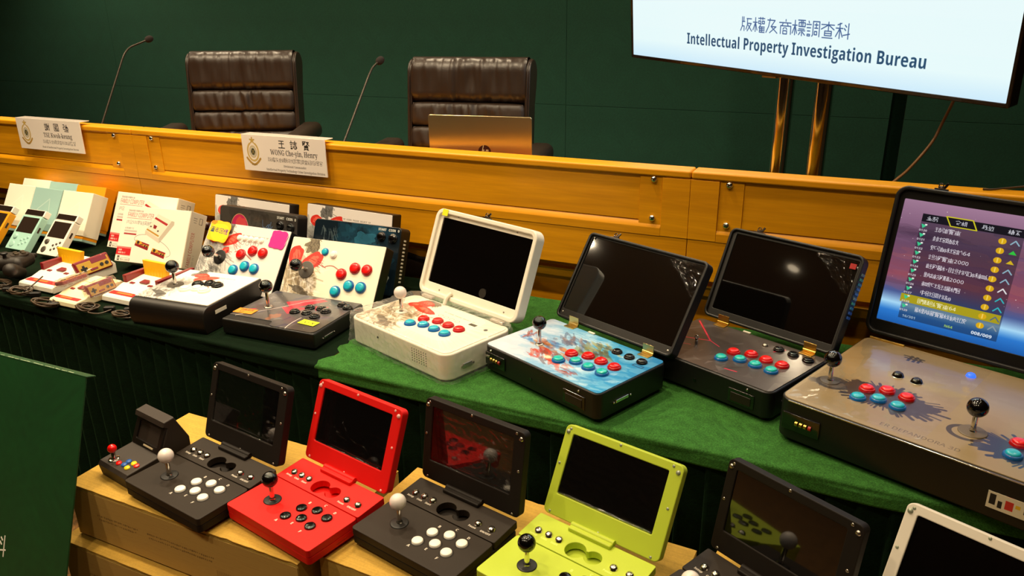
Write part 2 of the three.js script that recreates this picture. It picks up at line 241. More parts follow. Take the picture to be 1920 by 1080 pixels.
// name cards in acrylic holders
function emblem(x, cx, cy, s) {
  const gold = '#c9a54e';
  x.strokeStyle = gold; x.lineWidth = s * 0.16; x.beginPath(); x.ellipse(cx, cy, s * 0.62, s * 0.82, 0, -1.1, Math.PI + 1.1); x.stroke();
  x.strokeStyle = '#e8cf8a'; x.lineWidth = s * 0.03; x.beginPath(); x.ellipse(cx, cy, s * 0.62, s * 0.82, 0, -1.1, Math.PI + 1.1); x.stroke();
  x.fillStyle = '#cfc4ae'; x.beginPath(); x.ellipse(cx, cy, s * 0.42, s * 0.54, 0, 0, 7); x.fill(); x.strokeStyle = gold; x.lineWidth = s * 0.04; x.stroke();
  x.fillStyle = '#3c3c2a'; x.beginPath(); x.ellipse(cx, cy, s * 0.24, s * 0.3, 0, 0, 7); x.fill();
  x.strokeStyle = '#b59a52'; x.lineWidth = s * 0.05; x.beginPath(); x.moveTo(cx - s * 0.15, cy - s * 0.19); x.lineTo(cx + s * 0.15, cy + s * 0.19); x.moveTo(cx + s * 0.15, cy - s * 0.19); x.lineTo(cx - s * 0.15, cy + s * 0.19); x.stroke();
  x.fillStyle = gold; for (let i = 0; i < 5; i++) { const a = -Math.PI / 2 + i * 1.2566; x.beginPath(); x.ellipse(cx + Math.cos(a) * s * 0.17, cy - s * 1.02 + Math.sin(a) * s * 0.17, s * 0.16, s * 0.075, a, 0, 7); x.fill(); }
  x.strokeStyle = '#b98f3c'; x.lineWidth = s * 0.2; x.beginPath(); x.moveTo(cx - s * 0.78, cy + s * 0.6); x.quadraticCurveTo(cx - s * 0.35, cy + s * 1.12, cx, cy + s * 1.18); x.quadraticCurveTo(cx + s * 0.35, cy + s * 1.12, cx + s * 0.78, cy + s * 0.6); x.stroke();
  x.fillStyle = '#7c6230'; for (let i = -2; i < 3; i++) x.fillRect(cx + i * s * 0.13 - s * 0.04, cy + s * 1.1, s * 0.08, s * 0.12);
}
function nameCard(x0, x1, label, draw) {
  const w = x1 - x0, h = 0.136, t = thing('name_card', label, 'name card', [(x0 + x1) / 2, 1.068, -2.256]);
  const tex = art(840, Math.round(840 * h / w), draw);
  part(t, 'card', ext(rrShape(w, h, 0.001), 0.004, w, h, 0.0006), phy(0xffffff, 0.5, { map: tex, clearcoat: 0.7, clearcoatRoughness: 0.06 }), [0, h / 2, 0.009]);
  part(t, 'top_bend', rbox(w, 0.003, 0.05, 0.001), phy(0xf0e4d8, 0.15, { clearcoat: 0.5 }), [0, h + 0.001, -0.016]);
}
nameCard(-3.575, -3.145, 'name card with gold crest, left of the two on the rostrum ledge', (x, w, h) => {
  x.fillStyle = '#f7ebe2'; x.fillRect(0, 0, w, h); emblem(x, w * 0.135, h * 0.46, h * 0.31);
  x.strokeStyle = x.fillStyle = '#2a2422'; [...'謝國強'].forEach((c, i) => glyph(x, c, w * (0.45 + i * 0.145), h * 0.1, w * 0.075, 6.5));
  say(x, 'TSE Kwok-keung', w * 0.63, h * 0.56, 'bold 54px serif', '#3a3230', 'center', w * 0.44);
  han(x, '版權及商標調查科高級監督', w * 0.38, h * 0.64, w * 0.041, w * 0.0425, 2.1, '#6a605a');
  say(x, 'Head of Intellectual Property Investigation Bureau', w * 0.635, h * 0.92, 'bold 22px serif', '#6a605a', 'center', w * 0.56);
});
nameCard(-2.226, -1.828, 'name card with gold crest, right of the two, beside a gooseneck microphone', (x, w, h) => {
  x.fillStyle = '#f7ebe2'; x.fillRect(0, 0, w, h); emblem(x, w * 0.13, h * 0.46, h * 0.31);
  x.strokeStyle = x.fillStyle = '#221e1c'; [...'王誌賢'].forEach((c, i) => glyph(x, c, w * (0.45 + i * 0.145), h * 0.07, w * 0.08, 7));
  say(x, 'WONG Che-yin, Henry', w * 0.625, h * 0.5, 'bold 58px serif', '#3a3230', 'center', w * 0.56);
  han(x, '版權及商標科技罪案調查組指揮官', w * 0.305, h * 0.575, w * 0.043, w * 0.0435, 2.3, '#5a504a');
  say(x, 'Divisional Commander', w * 0.625, h * 0.83, 'bold 24px serif', '#5a504a', 'center', w * 0.27);
  say(x, 'Intellectual Property Technology Crime Investigation Division', w * 0.625, h * 0.955, 'bold 26px serif', '#5a504a', 'center', w * 0.7);
});

// gooseneck microphones
function mic(label, x, zb, yb, z1, y1, z2, y2) {
  const t = thing('gooseneck_microphone', label, 'microphone', [x, 1.05, zb], 0, 'rostrum microphones');
  const L = (z, y) => [0, y - 1.05, z - zb];
  part(t, 'base', lathe([[0, 0.022], [0.03, 0.022], [0.045, 0.014], [0.05, 0]], 24), BLACK, [0, 0, 0]);
  const neck = new THREE.CurvePath(), q0 = V(0, 0.01, 0), q1 = V(...L(z1, y1)), q2 = V(...L(z2, y2)), k1 = q1.clone().lerp(q0, 0.12), k2 = q1.clone().lerp(q2, 0.3);
  neck.add(new THREE.LineCurve3(q0, k1)); neck.add(new THREE.QuadraticBezierCurve3(k1, q1, k2)); neck.add(new THREE.LineCurve3(k2, q2));
  part(t, 'neck', new THREE.TubeGeometry(neck, 60, 0.0044, 8), std(0x3c352c, 0.4, { metalness: 0.6 }));
  const a = Math.atan2(y2 - y1, z1 - z2);
  part(t, 'foam_tip', new THREE.SphereGeometry(0.016, 20, 14).scale(1, 1, 1.5), std(0x1c120e, 0.95), [0, y2 - 1.05 + 0.004, z2 - zb - 0.012], [a, 0, 0]);
}
mic('gooseneck microphone beside the left name card', -3.287, -2.4, 1.172, -2.66, 1.486, -2.79, 1.521);
mic('gooseneck microphone between the right name card and the laptop chair', -1.921, -2.4, 1.177, -2.70, 1.422, -2.752, 1.445);

// laptop, lid towards the viewer
{
  const t = thing('laptop', 'open silver laptop seen from behind on the rostrum', 'laptop', [-1.267, 1.052, -2.39], 9);
  const al = std(0xd9c69a, 0.3, { metalness: 0.95 });
  part(t, 'base', rbox(0.37, 0.014, 0.25, 0.004), al, [0, 0.007, -0.125]);
  const lid = part(t, 'lid', ext(rrShape(0.376, 0.238, 0.008, 0, 0.119), 0.007, 0.376, 0.238, 0.0015), al, [0, 0.01, 0.0], [0.02, 0, 0]);
  part(lid, 'screen', rbox(0.35, 0.2, 0.001), GLASS, [0, 0.122, -0.0076]);
  part(lid, 'maker_logo', new THREE.CircleGeometry(0.0235, 32), std(0xffffff, 0.4, { map: art(128, 128, (x) => { x.fillStyle = '#3a1512'; x.fillRect(0, 0, 128, 128); x.strokeStyle = '#cdb98c'; x.lineWidth = 9; x.lineCap = 'butt'; x.beginPath(); x.moveTo(54, 0); x.lineTo(34, 86); x.moveTo(42, 52); x.lineTo(58, 46); x.lineTo(52, 86); x.stroke(); x.beginPath(); x.moveTo(82, 46); x.lineTo(60, 128); x.moveTo(80, 46); x.lineTo(98, 46); x.lineTo(90, 82); x.lineTo(72, 84); x.stroke(); }) }), [0.018, 0.115, 0.0004]);
}

// executive chairs
function chair(label, x, z, yaw, top) {
  const t = thing('executive_chair', label, 'chair', [x, 0.3, z], yaw);
  const H = top - 0.3, w = 0.53;
  const cushion = (cw, ch, cd, s, fold) => displace(rbox(cw, ch, cd, 0.028, 3).toNonIndexed && new THREE.BoxGeometry(cw, ch, cd, 60, 22, 6), (X, Y, Z) => {
    const u = X / cw * 2, v = Y / ch * 2, q = Z / cd * 2, r = Math.max(0, 1 - Math.pow(Math.abs(v), 4)), e = Math.max(0, 1 - Math.pow(Math.abs(u), 8));
    const ripple = q > 0 ? fold * (N(X * 34 + s + Y * 7, Y * 6, s) + 0.6 * N(X * 70 + s, Y * 9, s + 4)) * (0.35 + 0.65 * Math.exp(-3 * u * u)) * e : 0;
    return [q > 0 ? -0.01 * u * (1 - r) : 0, -v * 0.004 * (1 - e), q > 0 ? -cd * 0.3 * (1 - Math.pow(r, 0.45) * Math.pow(e, 0.5)) + ripple * 2.4 : 0];
  });
  const lean = -0.13, cw = w - 0.035;
  const B = (y) => -0.13 * (y - (H - 0.75));
  const at = (y, zz) => [0, y, zz + B(y) + 0.09];
  // rolled top: one skin from the first seam, up over the roll and down the back
  const path = [], R0 = 0.058; for (let i = 0; i <= 16; i++) { const v = i / 16; path.push([0.03 * Math.pow(Math.sin(Math.PI / 2 * Math.min(1, v / 0.3 + 0.02)), 0.7), -0.182 + v * (0.182 - R0)]); }
  for (let i = 1; i <= 20; i++) { const a = i / 20 * Math.PI * 1.15; path.push([0.03 - R0 + R0 * Math.cos(a), -R0 + R0 * Math.sin(a)]); } path.push([-0.07, -0.11], [-0.05, -0.16]);
  const nx = 70, hp = [], hu = [], hi = [];
  path.forEach(([z, y], j) => { for (let i = 0; i <= nx; i++) { const u = i / nx * 2 - 1, X = u * cw / 2, e = 1 - Math.pow(Math.abs(u), 14), f = j < 36 ? 0.011 * (N(X * 30 + x * 9, y * 5, 1) + 0.7 * N(X * 62 + x, y * 7, 5)) * e * (0.4 + 0.6 * Math.exp(-2.5 * u * u)) : 0; hp.push(X, y, z + (j < 22 ? f - 0.012 * (1 - e) : -f * 0.3)); hu.push(X, j * 0.012); } });
  for (let j = 0; j < path.length - 1; j++) for (let i = 0; i < nx; i++) { const a = j * (nx + 1) + i, b = a + nx + 1; hi.push(a, a + 1, b, a + 1, b + 1, b); }
  const hg = new THREE.BufferGeometry(); hg.setAttribute('position', new THREE.Float32BufferAttribute(hp, 3)); hg.setAttribute('uv', new THREE.Float32BufferAttribute(hu, 2)); hg.setIndex(hi); hg.computeVertexNormals();
  part(t, 'rolled_headrest', hg, LEATHER, at(H, 0), [lean, 0, 0]);
  part(t, 'middle_cushion', cushion(cw, 0.098, 0.075, x * 9 + 3, 0.007), LEATHER, at(H - 0.231, 0), [lean, 0, 0]);
  part(t, 'lower_cushion', cushion(cw, 0.09, 0.075, x * 9 + 6, 0.006), LEATHER, at(H - 0.325, 0), [lean, 0, 0]);
  part(t, 'lumbar_cushion', cushion(cw, 0.24, 0.075, x * 9 + 8, 0.005), LEATHER, at(H - 0.49, 0), [lean, 0, 0]);
  part(t, 'back_shell', rbox(cw, 0.55, 0.05, 0.02), LEATHER, at(H - 0.38, -0.045), [lean, 0, 0]);
  for (const s of [-1, 1]) {
    const sp = new THREE.Shape(); sp.moveTo(-0.075, 0); sp.lineTo(0.01, 0); sp.lineTo(0.012, 0.54); sp.absarc(-0.042, 0.547, 0.054, 0, Math.PI * 1.05); sp.lineTo(-0.09, 0.5); sp.lineTo(-0.075, 0.43);
    const g = new THREE.ExtrudeGeometry(sp, { depth: 0.012, bevelEnabled: true, bevelSize: 0.004, bevelThickness: 0.004, bevelSegments: 3, curveSegments: 16 }).rotateY(-Math.PI / 2);
    const sb = part(t, 'side_border', g, LEATHER, [s * (w / 2 - 0.01) + 0.006, H - 0.607, B(H - 0.61) + 0.09], [lean, 0, 0]);
    part(sb, 'piping', tube([[0, 0.02, 0.014], [0, 0.3, 0.015], [0, 0.545, 0.015], [0, 0.588, 0.0], [0, 0.604, -0.038]].map(([a, b, c]) => [a - 0.006, b, c]), 0.0035, 40, 6), LEATHER);
    part(t, 'armrest', displace(rbox(0.1, 0.075, 0.4, 0.032, 4), (X, Y, Z) => [0, Z > 0.05 ? -(Z - 0.05) * (Z - 0.05) * 1.4 : 0, 0]), LEATHER, [s * (w / 2 + 0.06), H - 0.365, 0.24], [0, 0, 0]);
    part(t, 'arm_support', rbox(0.04, 0.3, 0.06, 0.012), BLACK, [s * (w / 2 + 0.06), H - 0.56, 0.18]);
  }
  part(t, 'seat', displace(rbox(w, 0.12, 0.52, 0.04, 4), (X, Y, Z) => [0, Y > 0 ? 0.01 * (1 - (X / w * 2) ** 2) : 0, 0]), LEATHER, [0, H - 0.72, 0.31]);
  part(t, 'pedestal', cyl(0.03, H - 0.82, 16), BLACK, [0, (H - 0.82) / 2 + 0.05, 0.28]);
  for (let i = 0; i < 5; i++) { const a = i * 2 * Math.PI / 5; part(t, 'foot', rbox(0.05, 0.04, 0.3, 0.012), BLACK, [Math.sin(a) * 0.15, 0.06, 0.28 + Math.cos(a) * 0.15], [0, a, 0]); part(t, 'castor', cyl(0.025, 0.03, 14).rotateZ(Math.PI / 2), BLACK, [Math.sin(a) * 0.27, 0.025, 0.28 + Math.cos(a) * 0.27]); }
}
chair('brown leather high-back chair between the two name cards, nothing in front of it', -2.81, -2.9, 24, 1.474);
chair('brown leather high-back chair behind the open laptop', -1.57, -2.88, 9, 1.464);

// presentation screen on a chrome stand
{
  const t = thing('presentation_screen', 'large lit presentation screen on two chrome posts', 'screen', [-0.34, 1.42, -2.77], -31);
  const w = 1.45, h = 0.83;
  const tilt = [6.7 * D, 0, -2.7 * D];
  const hole = rrShape(w, h, 0.006, 0, h / 2); hole.holes.push(rrShape(w - 0.02, h - 0.022, 0.002, 0, h / 2 + 0.001, THREE.Path));
  const bz = part(t, 'bezel', ext(hole, 0.045, w, h, 0.002), phy(0x1a0f0a, 0.25, { clearcoat: 0.4 }), [0, 0, 0], tilt);
  part(bz, 'back_cover', rbox(w - 0.04, h - 0.04, 0.03, 0.01), BLACK, [0, h / 2, -0.056]);
  const tex = art(1448, 824, (x, W, H) => {
    const g = x.createLinearGradient(0, 0, 0, H); g.addColorStop(0, '#eefcfb'); g.addColorStop(0.92, '#e6fafb'); g.addColorStop(1, '#cdebfb'); x.fillStyle = g; x.fillRect(0, 0, W, H);
    const k = W / (w - 0.02), PX = (m) => W / 2 + m * k, PY = (m) => H - (m - 0.012) * k;
    x.strokeStyle = '#3f5f92'; [...'版權及商標調查科'].forEach((c, i) => glyph(x, c, PX(-0.175 + i * 0.0525), PY(0.187), 50, 3.4));
    say(x, 'Intellectual Property Investigation Bureau', PX(0.033), PY(0.077), 'bold 54px sans-serif', '#1d4a6c', 'center', 0.915 * k);
  });
  part(bz, 'display', new THREE.PlaneGeometry(w - 0.02, h - 0.022), std(0x0a0a0a, 0.3, { emissive: 0xffffff, emissiveMap: tex, emissiveIntensity: 1.0 }), [0, h / 2 + 0.001, -0.003]);
  const ra = new THREE.RectAreaLight(0xdff4ff, 0.9, w - 0.02, h - 0.022); ra.name = 'screen_light'; ra.position.set(0, h / 2, 0.004); ra.rotation.set(0, Math.PI, 0); bz.add(ra);
  for (const [px, pz] of [[-0.045, -0.1], [0.107, -0.1]]) {
    part(t, 'post', new THREE.CylinderGeometry(0.0255, 0.0255, 1.13, 32).scale(1, 1, 1.35), CHROME, [px, -0.555, pz]);
  }
  part(t, 'cross_bracket', rbox(0.28, 0.3, 0.03, 0.004), STEEL, [0.03, 0.2, -0.11]);
  part(t, 'foot_plate', rbox(0.5, 0.02, 0.4, 0.006), BLACK, [0.03, -1.11, -0.1]);
  part(t, 'angle_bracket', rbox(0.06, 0.008, 0.04, 0.002), STEEL, [-0.075, -0.004, -0.06]);
}
solo('power_cable', 'tan cable hanging from the presentation screen to the rostrum', 'cable', tube([[0.17, 1.385, -2.62], [0.15, 1.316, -2.62], [0.131, 1.262, -2.6], [0.08, 1.187, -2.55], [0.05, 1.162, -2.5], [0.028, 1.1487, -2.45], [0.0, 1.12, -2.4], [-0.02, 1.06, -2.38]], 0.0042, 60), std(0x7a5228, 0.5));
solo('thin_cable', 'dark thin cable lying on the rostrum ledge behind the two-player case', 'cable', tube([[0.25, 1.1935, -2.295], [0.27, 1.1935, -2.3], [0.31, 1.197, -2.32], [0.36, 1.203, -2.33], [0.5, 1.2, -2.33], [0.62, 1.1935, -2.3]], 0.0026), std(0x3a2814, 0.5));

// ---------------------------------------------------------------- tables under velvet
function tableCloth(x0, x1, label, mat, seedv, folds) {
  const w = x1 - x0, t = thing('tablecloth', label, 'tablecloth', [(x0 + x1) / 2, 0, -1.86]);
  const zf = 0.36, zb = -0.37, nx = Math.round(w / 0.02), prof = [];
  for (let i = 0; i <= 34; i++) prof.push([zb + (zf - 0.007 - zb) * i / 34, 0.735]);
  for (let i = 1; i <= 5; i++) { const a = i / 5 * Math.PI / 2; prof.push([zf - 0.007 + 0.007 * Math.sin(a), 0.735 - 0.007 * (1 - Math.cos(a))]); }
  for (let i = 1; i <= 8; i++) prof.push([zf + 0.003 * i / 8, 0.728 - 0.032 * i / 8]);
  prof.push([zf - 0.001, 0.696], [zf - 0.004, 0.715]);
  const pos = [], uv = [], idx = []; let L = 0;
  prof.forEach(([z, y], j) => {
    if (j) L += Math.hypot(z - prof[j - 1][0], y - prof[j - 1][1]);
    for (let i = 0; i <= nx; i++) {
      const x = -w / 2 + w * i / nx, hang = y < 0.722, f = folds(x + (x0 + x1) / 2, z - 1.86);
      const n = N(x * 5 + seedv, z * 5, seedv) * 0.5 + N(x * 14, z * 14, seedv) * 0.35 + 0.5;
      const xe = seedv === 3 ? -0.05 * Math.exp(-(x + w / 2) / 0.07) * Math.max(0, 0.35 + N(z * 16, 2, 5) + 0.6 * N(z * 40, 1, 3)) * Math.min(1, Math.max(0, (z + 0.1) / 0.3)) : 0;
      pos.push(x + xe, y - (hang ? 0 : 0.003 * Math.max(0, Math.min(1, n))) + (hang ? 0.003 * N(x * 6, seedv, 2) : f), z + (hang ? 0.006 * N(x * 7 + seedv, y * 9, 1) : 0)); uv.push(x, L);
    }
  });
  for (let j = 0; j < prof.length - 1; j++) for (let i = 0; i < nx; i++) { const a = j * (nx + 1) + i, b = a + nx + 1; idx.push(a, b, a + 1, a + 1, b, b + 1); }
  const g = new THREE.BufferGeometry(); g.setAttribute('position', new THREE.Float32BufferAttribute(pos, 3)); g.setAttribute('uv', new THREE.Float32BufferAttribute(uv, 2)); g.setIndex(idx); g.computeVertexNormals();
  part(t, 'top_cover', g, mat);
  // box pleats
  const sp = [], su = [], si = []; let n = 0, m = 0; const pts = [];
  for (let x = -w / 2; x < w / 2 - 0.01; n++) { const p = 0.062 + 0.008 * N(n * 0.7, seedv, 3); pts.push([x, -0.004], [x + p * 0.02, 0.008], [x + p * 0.09, 0.016], [x + p * 0.2, 0.013], [x + p * 0.6, 0.004], [x + p * 0.96, -0.004]); x += p; }
  const rows = 10;
  for (let j = 0; j <= rows; j++) { const y = 0.70 - 0.685 * j / rows; pts.forEach(([x, d], i) => { sp.push(Math.min(w / 2, x + 0.012 * N(x * 3, y * 2.2, seedv) * (j / rows)), y, zf - 0.016 + d * (0.75 + 0.5 * j / rows) + 0.010 * N(x * 2.3, y * 2.5, seedv + 4) * (j / rows)); su.push(x + d, y); }); }
  m = pts.length; for (let j = 0; j < rows; j++) for (let i = 0; i < m - 1; i++) { const a = j * m + i, b = a + m; si.push(a, b, a + 1, a + 1, b, b + 1); }
  const s = new THREE.BufferGeometry(); s.setAttribute('position', new THREE.Float32BufferAttribute(sp, 3)); s.setAttribute('uv', new THREE.Float32BufferAttribute(su, 2)); s.setIndex(si); s.computeVertexNormals();
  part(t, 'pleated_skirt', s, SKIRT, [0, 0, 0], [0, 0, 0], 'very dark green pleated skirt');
}
const bump2 = (x, z, cx, cz, dx, dz, h, w) => { const l = Math.hypot(dx, dz), ux = dx / l, uz = dz / l, a = (x - cx) * ux + (z - cz) * uz, b = -(x - cx) * uz + (z - cz) * ux; return a < 0 || a > l ? 0 : h * Math.exp(-b * b / (w * w)) * Math.sin(Math.PI * a / l); };
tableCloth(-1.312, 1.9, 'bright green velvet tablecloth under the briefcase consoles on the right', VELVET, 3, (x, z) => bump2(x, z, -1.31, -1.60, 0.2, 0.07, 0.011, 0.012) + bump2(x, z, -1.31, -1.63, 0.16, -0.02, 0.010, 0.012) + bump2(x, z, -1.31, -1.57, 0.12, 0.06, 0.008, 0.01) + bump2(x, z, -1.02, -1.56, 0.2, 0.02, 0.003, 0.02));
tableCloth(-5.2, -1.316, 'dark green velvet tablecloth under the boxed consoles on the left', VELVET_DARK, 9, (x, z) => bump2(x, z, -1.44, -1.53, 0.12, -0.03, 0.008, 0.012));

// ---------------------------------------------------------------- shared small parts
const ballG = new THREE.SphereGeometry(0.0175, 32, 24);
function joystick(parent, x, y, z, ball, o = {}) {
  const { h = 0.037, r = 0.0175, disc = 0.0195, tilt = [0, 0, 0], shaft = CHROME, dm = BLACK } = o;
  const j = part(parent, 'joystick', lathe([[0, h], [0.0052, h], [0.0052, 0.006], [0.0075, 0.004], [0.0075, 0]], 18), shaft, [x, y, z], tilt);
  part(j, 'ball_top', r === 0.0175 ? ballG : new THREE.SphereGeometry(r, 28, 20), ball, [0, h + r * 0.85, 0]);
  if (disc) part(j, 'dust_disc', lathe([[0.006, 0.003], [disc - 0.002, 0.0025], [disc, 0.001], [disc, 0]], 30), dm, [0, 0, 0]);
  return j;
}
const rimG = lathe([[0, 0.004], [0.0128, 0.004], [0.0135, 0.006], [0.0152, 0.0055], [0.0166, 0.003], [0.0168, 0]], 26), capG = lathe([[0, 0.0108], [0.008, 0.0104], [0.0115, 0.0092], [0.0127, 0.007], [0.0128, 0.002]], 26);
function button(parent, x, y, z, rim, cap, k = 1, rot) { const b = part(parent, 'button', rimG, rim, [x, y, z], rot); b.scale.setScalar(k * 1.05); part(b, 'plunger', capG, cap); return b; }
const capF = lathe([[0, 0.0062], [0.007, 0.006], [0.0105, 0.0052], [0.0118, 0.0035], [0.012, 0]], 28), ringF = lathe([[0.0122, 0.0006], [0.0142, 0.0012], [0.0152, 0]], 28);
const domeG = lathe([[0, 0.0062], [0.0035, 0.006], [0.006, 0.0045], [0.0072, 0.002], [0.0078, 0]], 20);

// ---------------------------------------------------------------- small folding consoles on the cartons
const LW = 0.271, LD = 0.21, LH = 0.1975;
function deckArt(base, ink) {
  const k = 1024 / LW, f = (u) => u * k;
  return art(1024, Math.round(LD * k), (x, w, h) => {
    x.fillStyle = base; x.fillRect(0, 0, w, h);
    for (let i = 0; i < 9000; i++) { x.fillStyle = `rgba(${rnd() > 0.5 ? '255,255,255' : '0,0,0'},0.05)`; x.fillRect(rnd() * w, rnd() * h, 2, 2); }
    for (const [t, u, v] of [['A', 0.136, 0.185], ['B', 0.147, 0.105], ['C', 0.183, 0.092], ['D', 0.219, 0.098], ['E', 0.172, 0.173], ['F', 0.207, 0.181]]) say(x, t, f(u), f(v), 'bold 36px sans-serif', ink, 'center');
    for (const [t, u, v] of [['Setup', 0.026, 0.063], ['Coin', 0.052, 0.063], ['Start', 0.077, 0.063], ['Pause', 0.203, 0.067], ['ON/OFF', 0.237, 0.067]]) say(x, t, f(u), f(v), 'bold 26px sans-serif', ink, 'center');
  });
}
const plastics = { black: [MATT_BLACK, deckArt('#241b12', '#d8d0c4'), 0.6], red: [RED_PL, deckArt('#d8120a', '#f6d8cc'), 0.55], lime: [LIME_PL, deckArt('#b8cb3c', '#d8e878'), 0.5], white: [WHITE_PL, deckArt('#e8e0d0', '#8a8478'), 0.4] };
for (const k in plastics) plastics[k].push(phy(0xffffff, plastics[k][2], { map: plastics[k][1], specularIntensity: 0.6 }));
const fgeo = (() => {
  const uvDeck = (g) => { const p = g.attributes.position, u = g.attributes.uv; for (let i = 0; i < p.count; i++) u.setXY(i, p.getX(i) / LW + 0.5, -p.getZ(i) / LD + 0.5); return g; };
  const front = rrShape(LW, 0.131, 0.008, 0, -LD / 2 + 0.0655);
  const rear = rrShape(LW, 0.078, 0.004, 0, LD / 2 - 0.039);
  const cy = LD / 2 - 0.051, e = new THREE.Path(); e.absarc(0.1215 - LW / 2, cy, 0.0215, 0.42, 2 * Math.PI - 0.42); e.absarc(0.1615 - LW / 2, cy + 0.001, 0.0178, Math.PI + 0.5, 3 * Math.PI - 0.5); rear.holes.push(e);
  const bez = rrShape(LW, LH - 0.008, 0.012, 0, 0.008 + (LH - 0.008) / 2); bez.holes.push(rrShape(0.222, 0.127, 0.003, -0.004, 0.1165, THREE.Path));
  const body = new THREE.ExtrudeGeometry(rrShape(LW - 0.004, LD - 0.004, 0.008), { depth: 0.014, bevelEnabled: true, bevelSize: 0.002, bevelThickness: 0.002, bevelSegments: 2 }).rotateX(-Math.PI / 2);
  return { front: uvDeck(flat(ext(front, 0.017, LW, LD, 0.0015))), rear: uvDeck(flat(ext(rear, 0.017, LW, LD, 0.0012))), bez: ext(bez, 0.02, LW, LH, 0.0018), body, under: rbox(LW - 0.03, 0.014, LD - 0.03, 0.004),
    screen: new THREE.PlaneGeometry(0.224, 0.129), hinge: merge([rbox(0.1, 0.01, 0.02, 0.003, 3), shift(cyl(0.0065, 0.1, 18).rotateZ(Math.PI / 2), 0, 0.002, -0.006)]), screw: lathe([[0, 0.0012], [0.0022, 0.0012], [0.003, 0]], 14).rotateX(Math.PI / 2), bumper: lathe([[0, 0.003], [0.0035, 0.0026], [0.005, 0]], 16).rotateX(Math.PI / 2), backp: rbox(LW - 0.02, LH - 0.03, 0.004, 0.001), wrinkle: null };
})();
function crumple(w, h, s, amp, freq = 40) { return displace(new THREE.PlaneGeometry(w, h, 26, 20), (X, Y) => [0, 0, amp * (N(X * freq + s, Y * freq, s) + 0.6 * N(X * freq * 2.2, Y * freq * 2.2, s + 5))]); }
// clear film over a small screen: puckered towards its rim, its lower edge rolled outwards
function screenFilm(s) {
  const w = 0.222, h = 0.128, pos = [], idx = [], n = 44;
  for (let j = 0; j <= n; j++) for (let i = 0; i <= n; i++) { const u = i / n * 2 - 1, v = j / n * 2 - 1, rim = Math.pow(Math.max(Math.abs(u), Math.abs(v)), 6), q = Math.abs(N(u * 5 + s, v * 4, s)) * 0.002 + Math.abs(N(u * 17, v * 13, s)) * 0.0016 * rim; let X = u * w / 2, Y = v * h / 2, Z = 0.0004 + q; if (v < -0.9) { const a = (-0.9 - v) / 0.1 * 2.6; Y = -0.9 * h / 2 - 0.0035 * Math.sin(a); Z += 0.0035 * (1 - Math.cos(a)) * (0.8 + 0.4 * N(u * 7, s)); } pos.push(X, Y, Z); }
  for (let j = 0; j < n; j++) for (let i = 0; i < n; i++) { const a = j * (n + 1) + i, b = a + n + 1; idx.push(a, a + 1, b, a + 1, b + 1, b); }
  const g = new THREE.BufferGeometry(); g.setAttribute('position', new THREE.Float32BufferAttribute(pos, 3)); g.setAttribute('uv', new THREE.Float32BufferAttribute(new Float32Array(pos.length / 3 * 2), 2)); g.setIndex(idx); g.computeVertexNormals(); return g;
}
// loose film held at an upper right corner: a ragged three-sided sheet, crumpled along its free edge
function corner(w, h, s) {
  const pos = [], idx = [], n = 22;
  for (let j = 0; j <= n; j++) for (let i = 0; i <= n; i++) { const a = i / n, b = j / n * (1 - 0.9 * a), f = Math.max(a, b), X = -w * a * (1 + 0.1 * N(b * 6, s)), Y = -h * b * (1 + 0.12 * N(a * 7, s, 2)); pos.push(X, Y, 0.001 + 0.006 * f * Math.abs(N(X * 60 + s, Y * 60, s)) + 0.003 * f * N(X * 140, Y * 140, s)); }
  for (let j = 0; j < n; j++) for (let i = 0; i < n; i++) { const a = j * (n + 1) + i, b = a + n + 1; idx.push(a, b, a + 1, a + 1, b, b + 1); }
  const g = new THREE.BufferGeometry(); g.setAttribute('position', new THREE.Float32BufferAttribute(pos, 3)); g.setAttribute('uv', new THREE.Float32BufferAttribute(new Float32Array(pos.length / 3 * 2), 2)); g.setIndex(idx); g.computeVertexNormals(); return g;
}
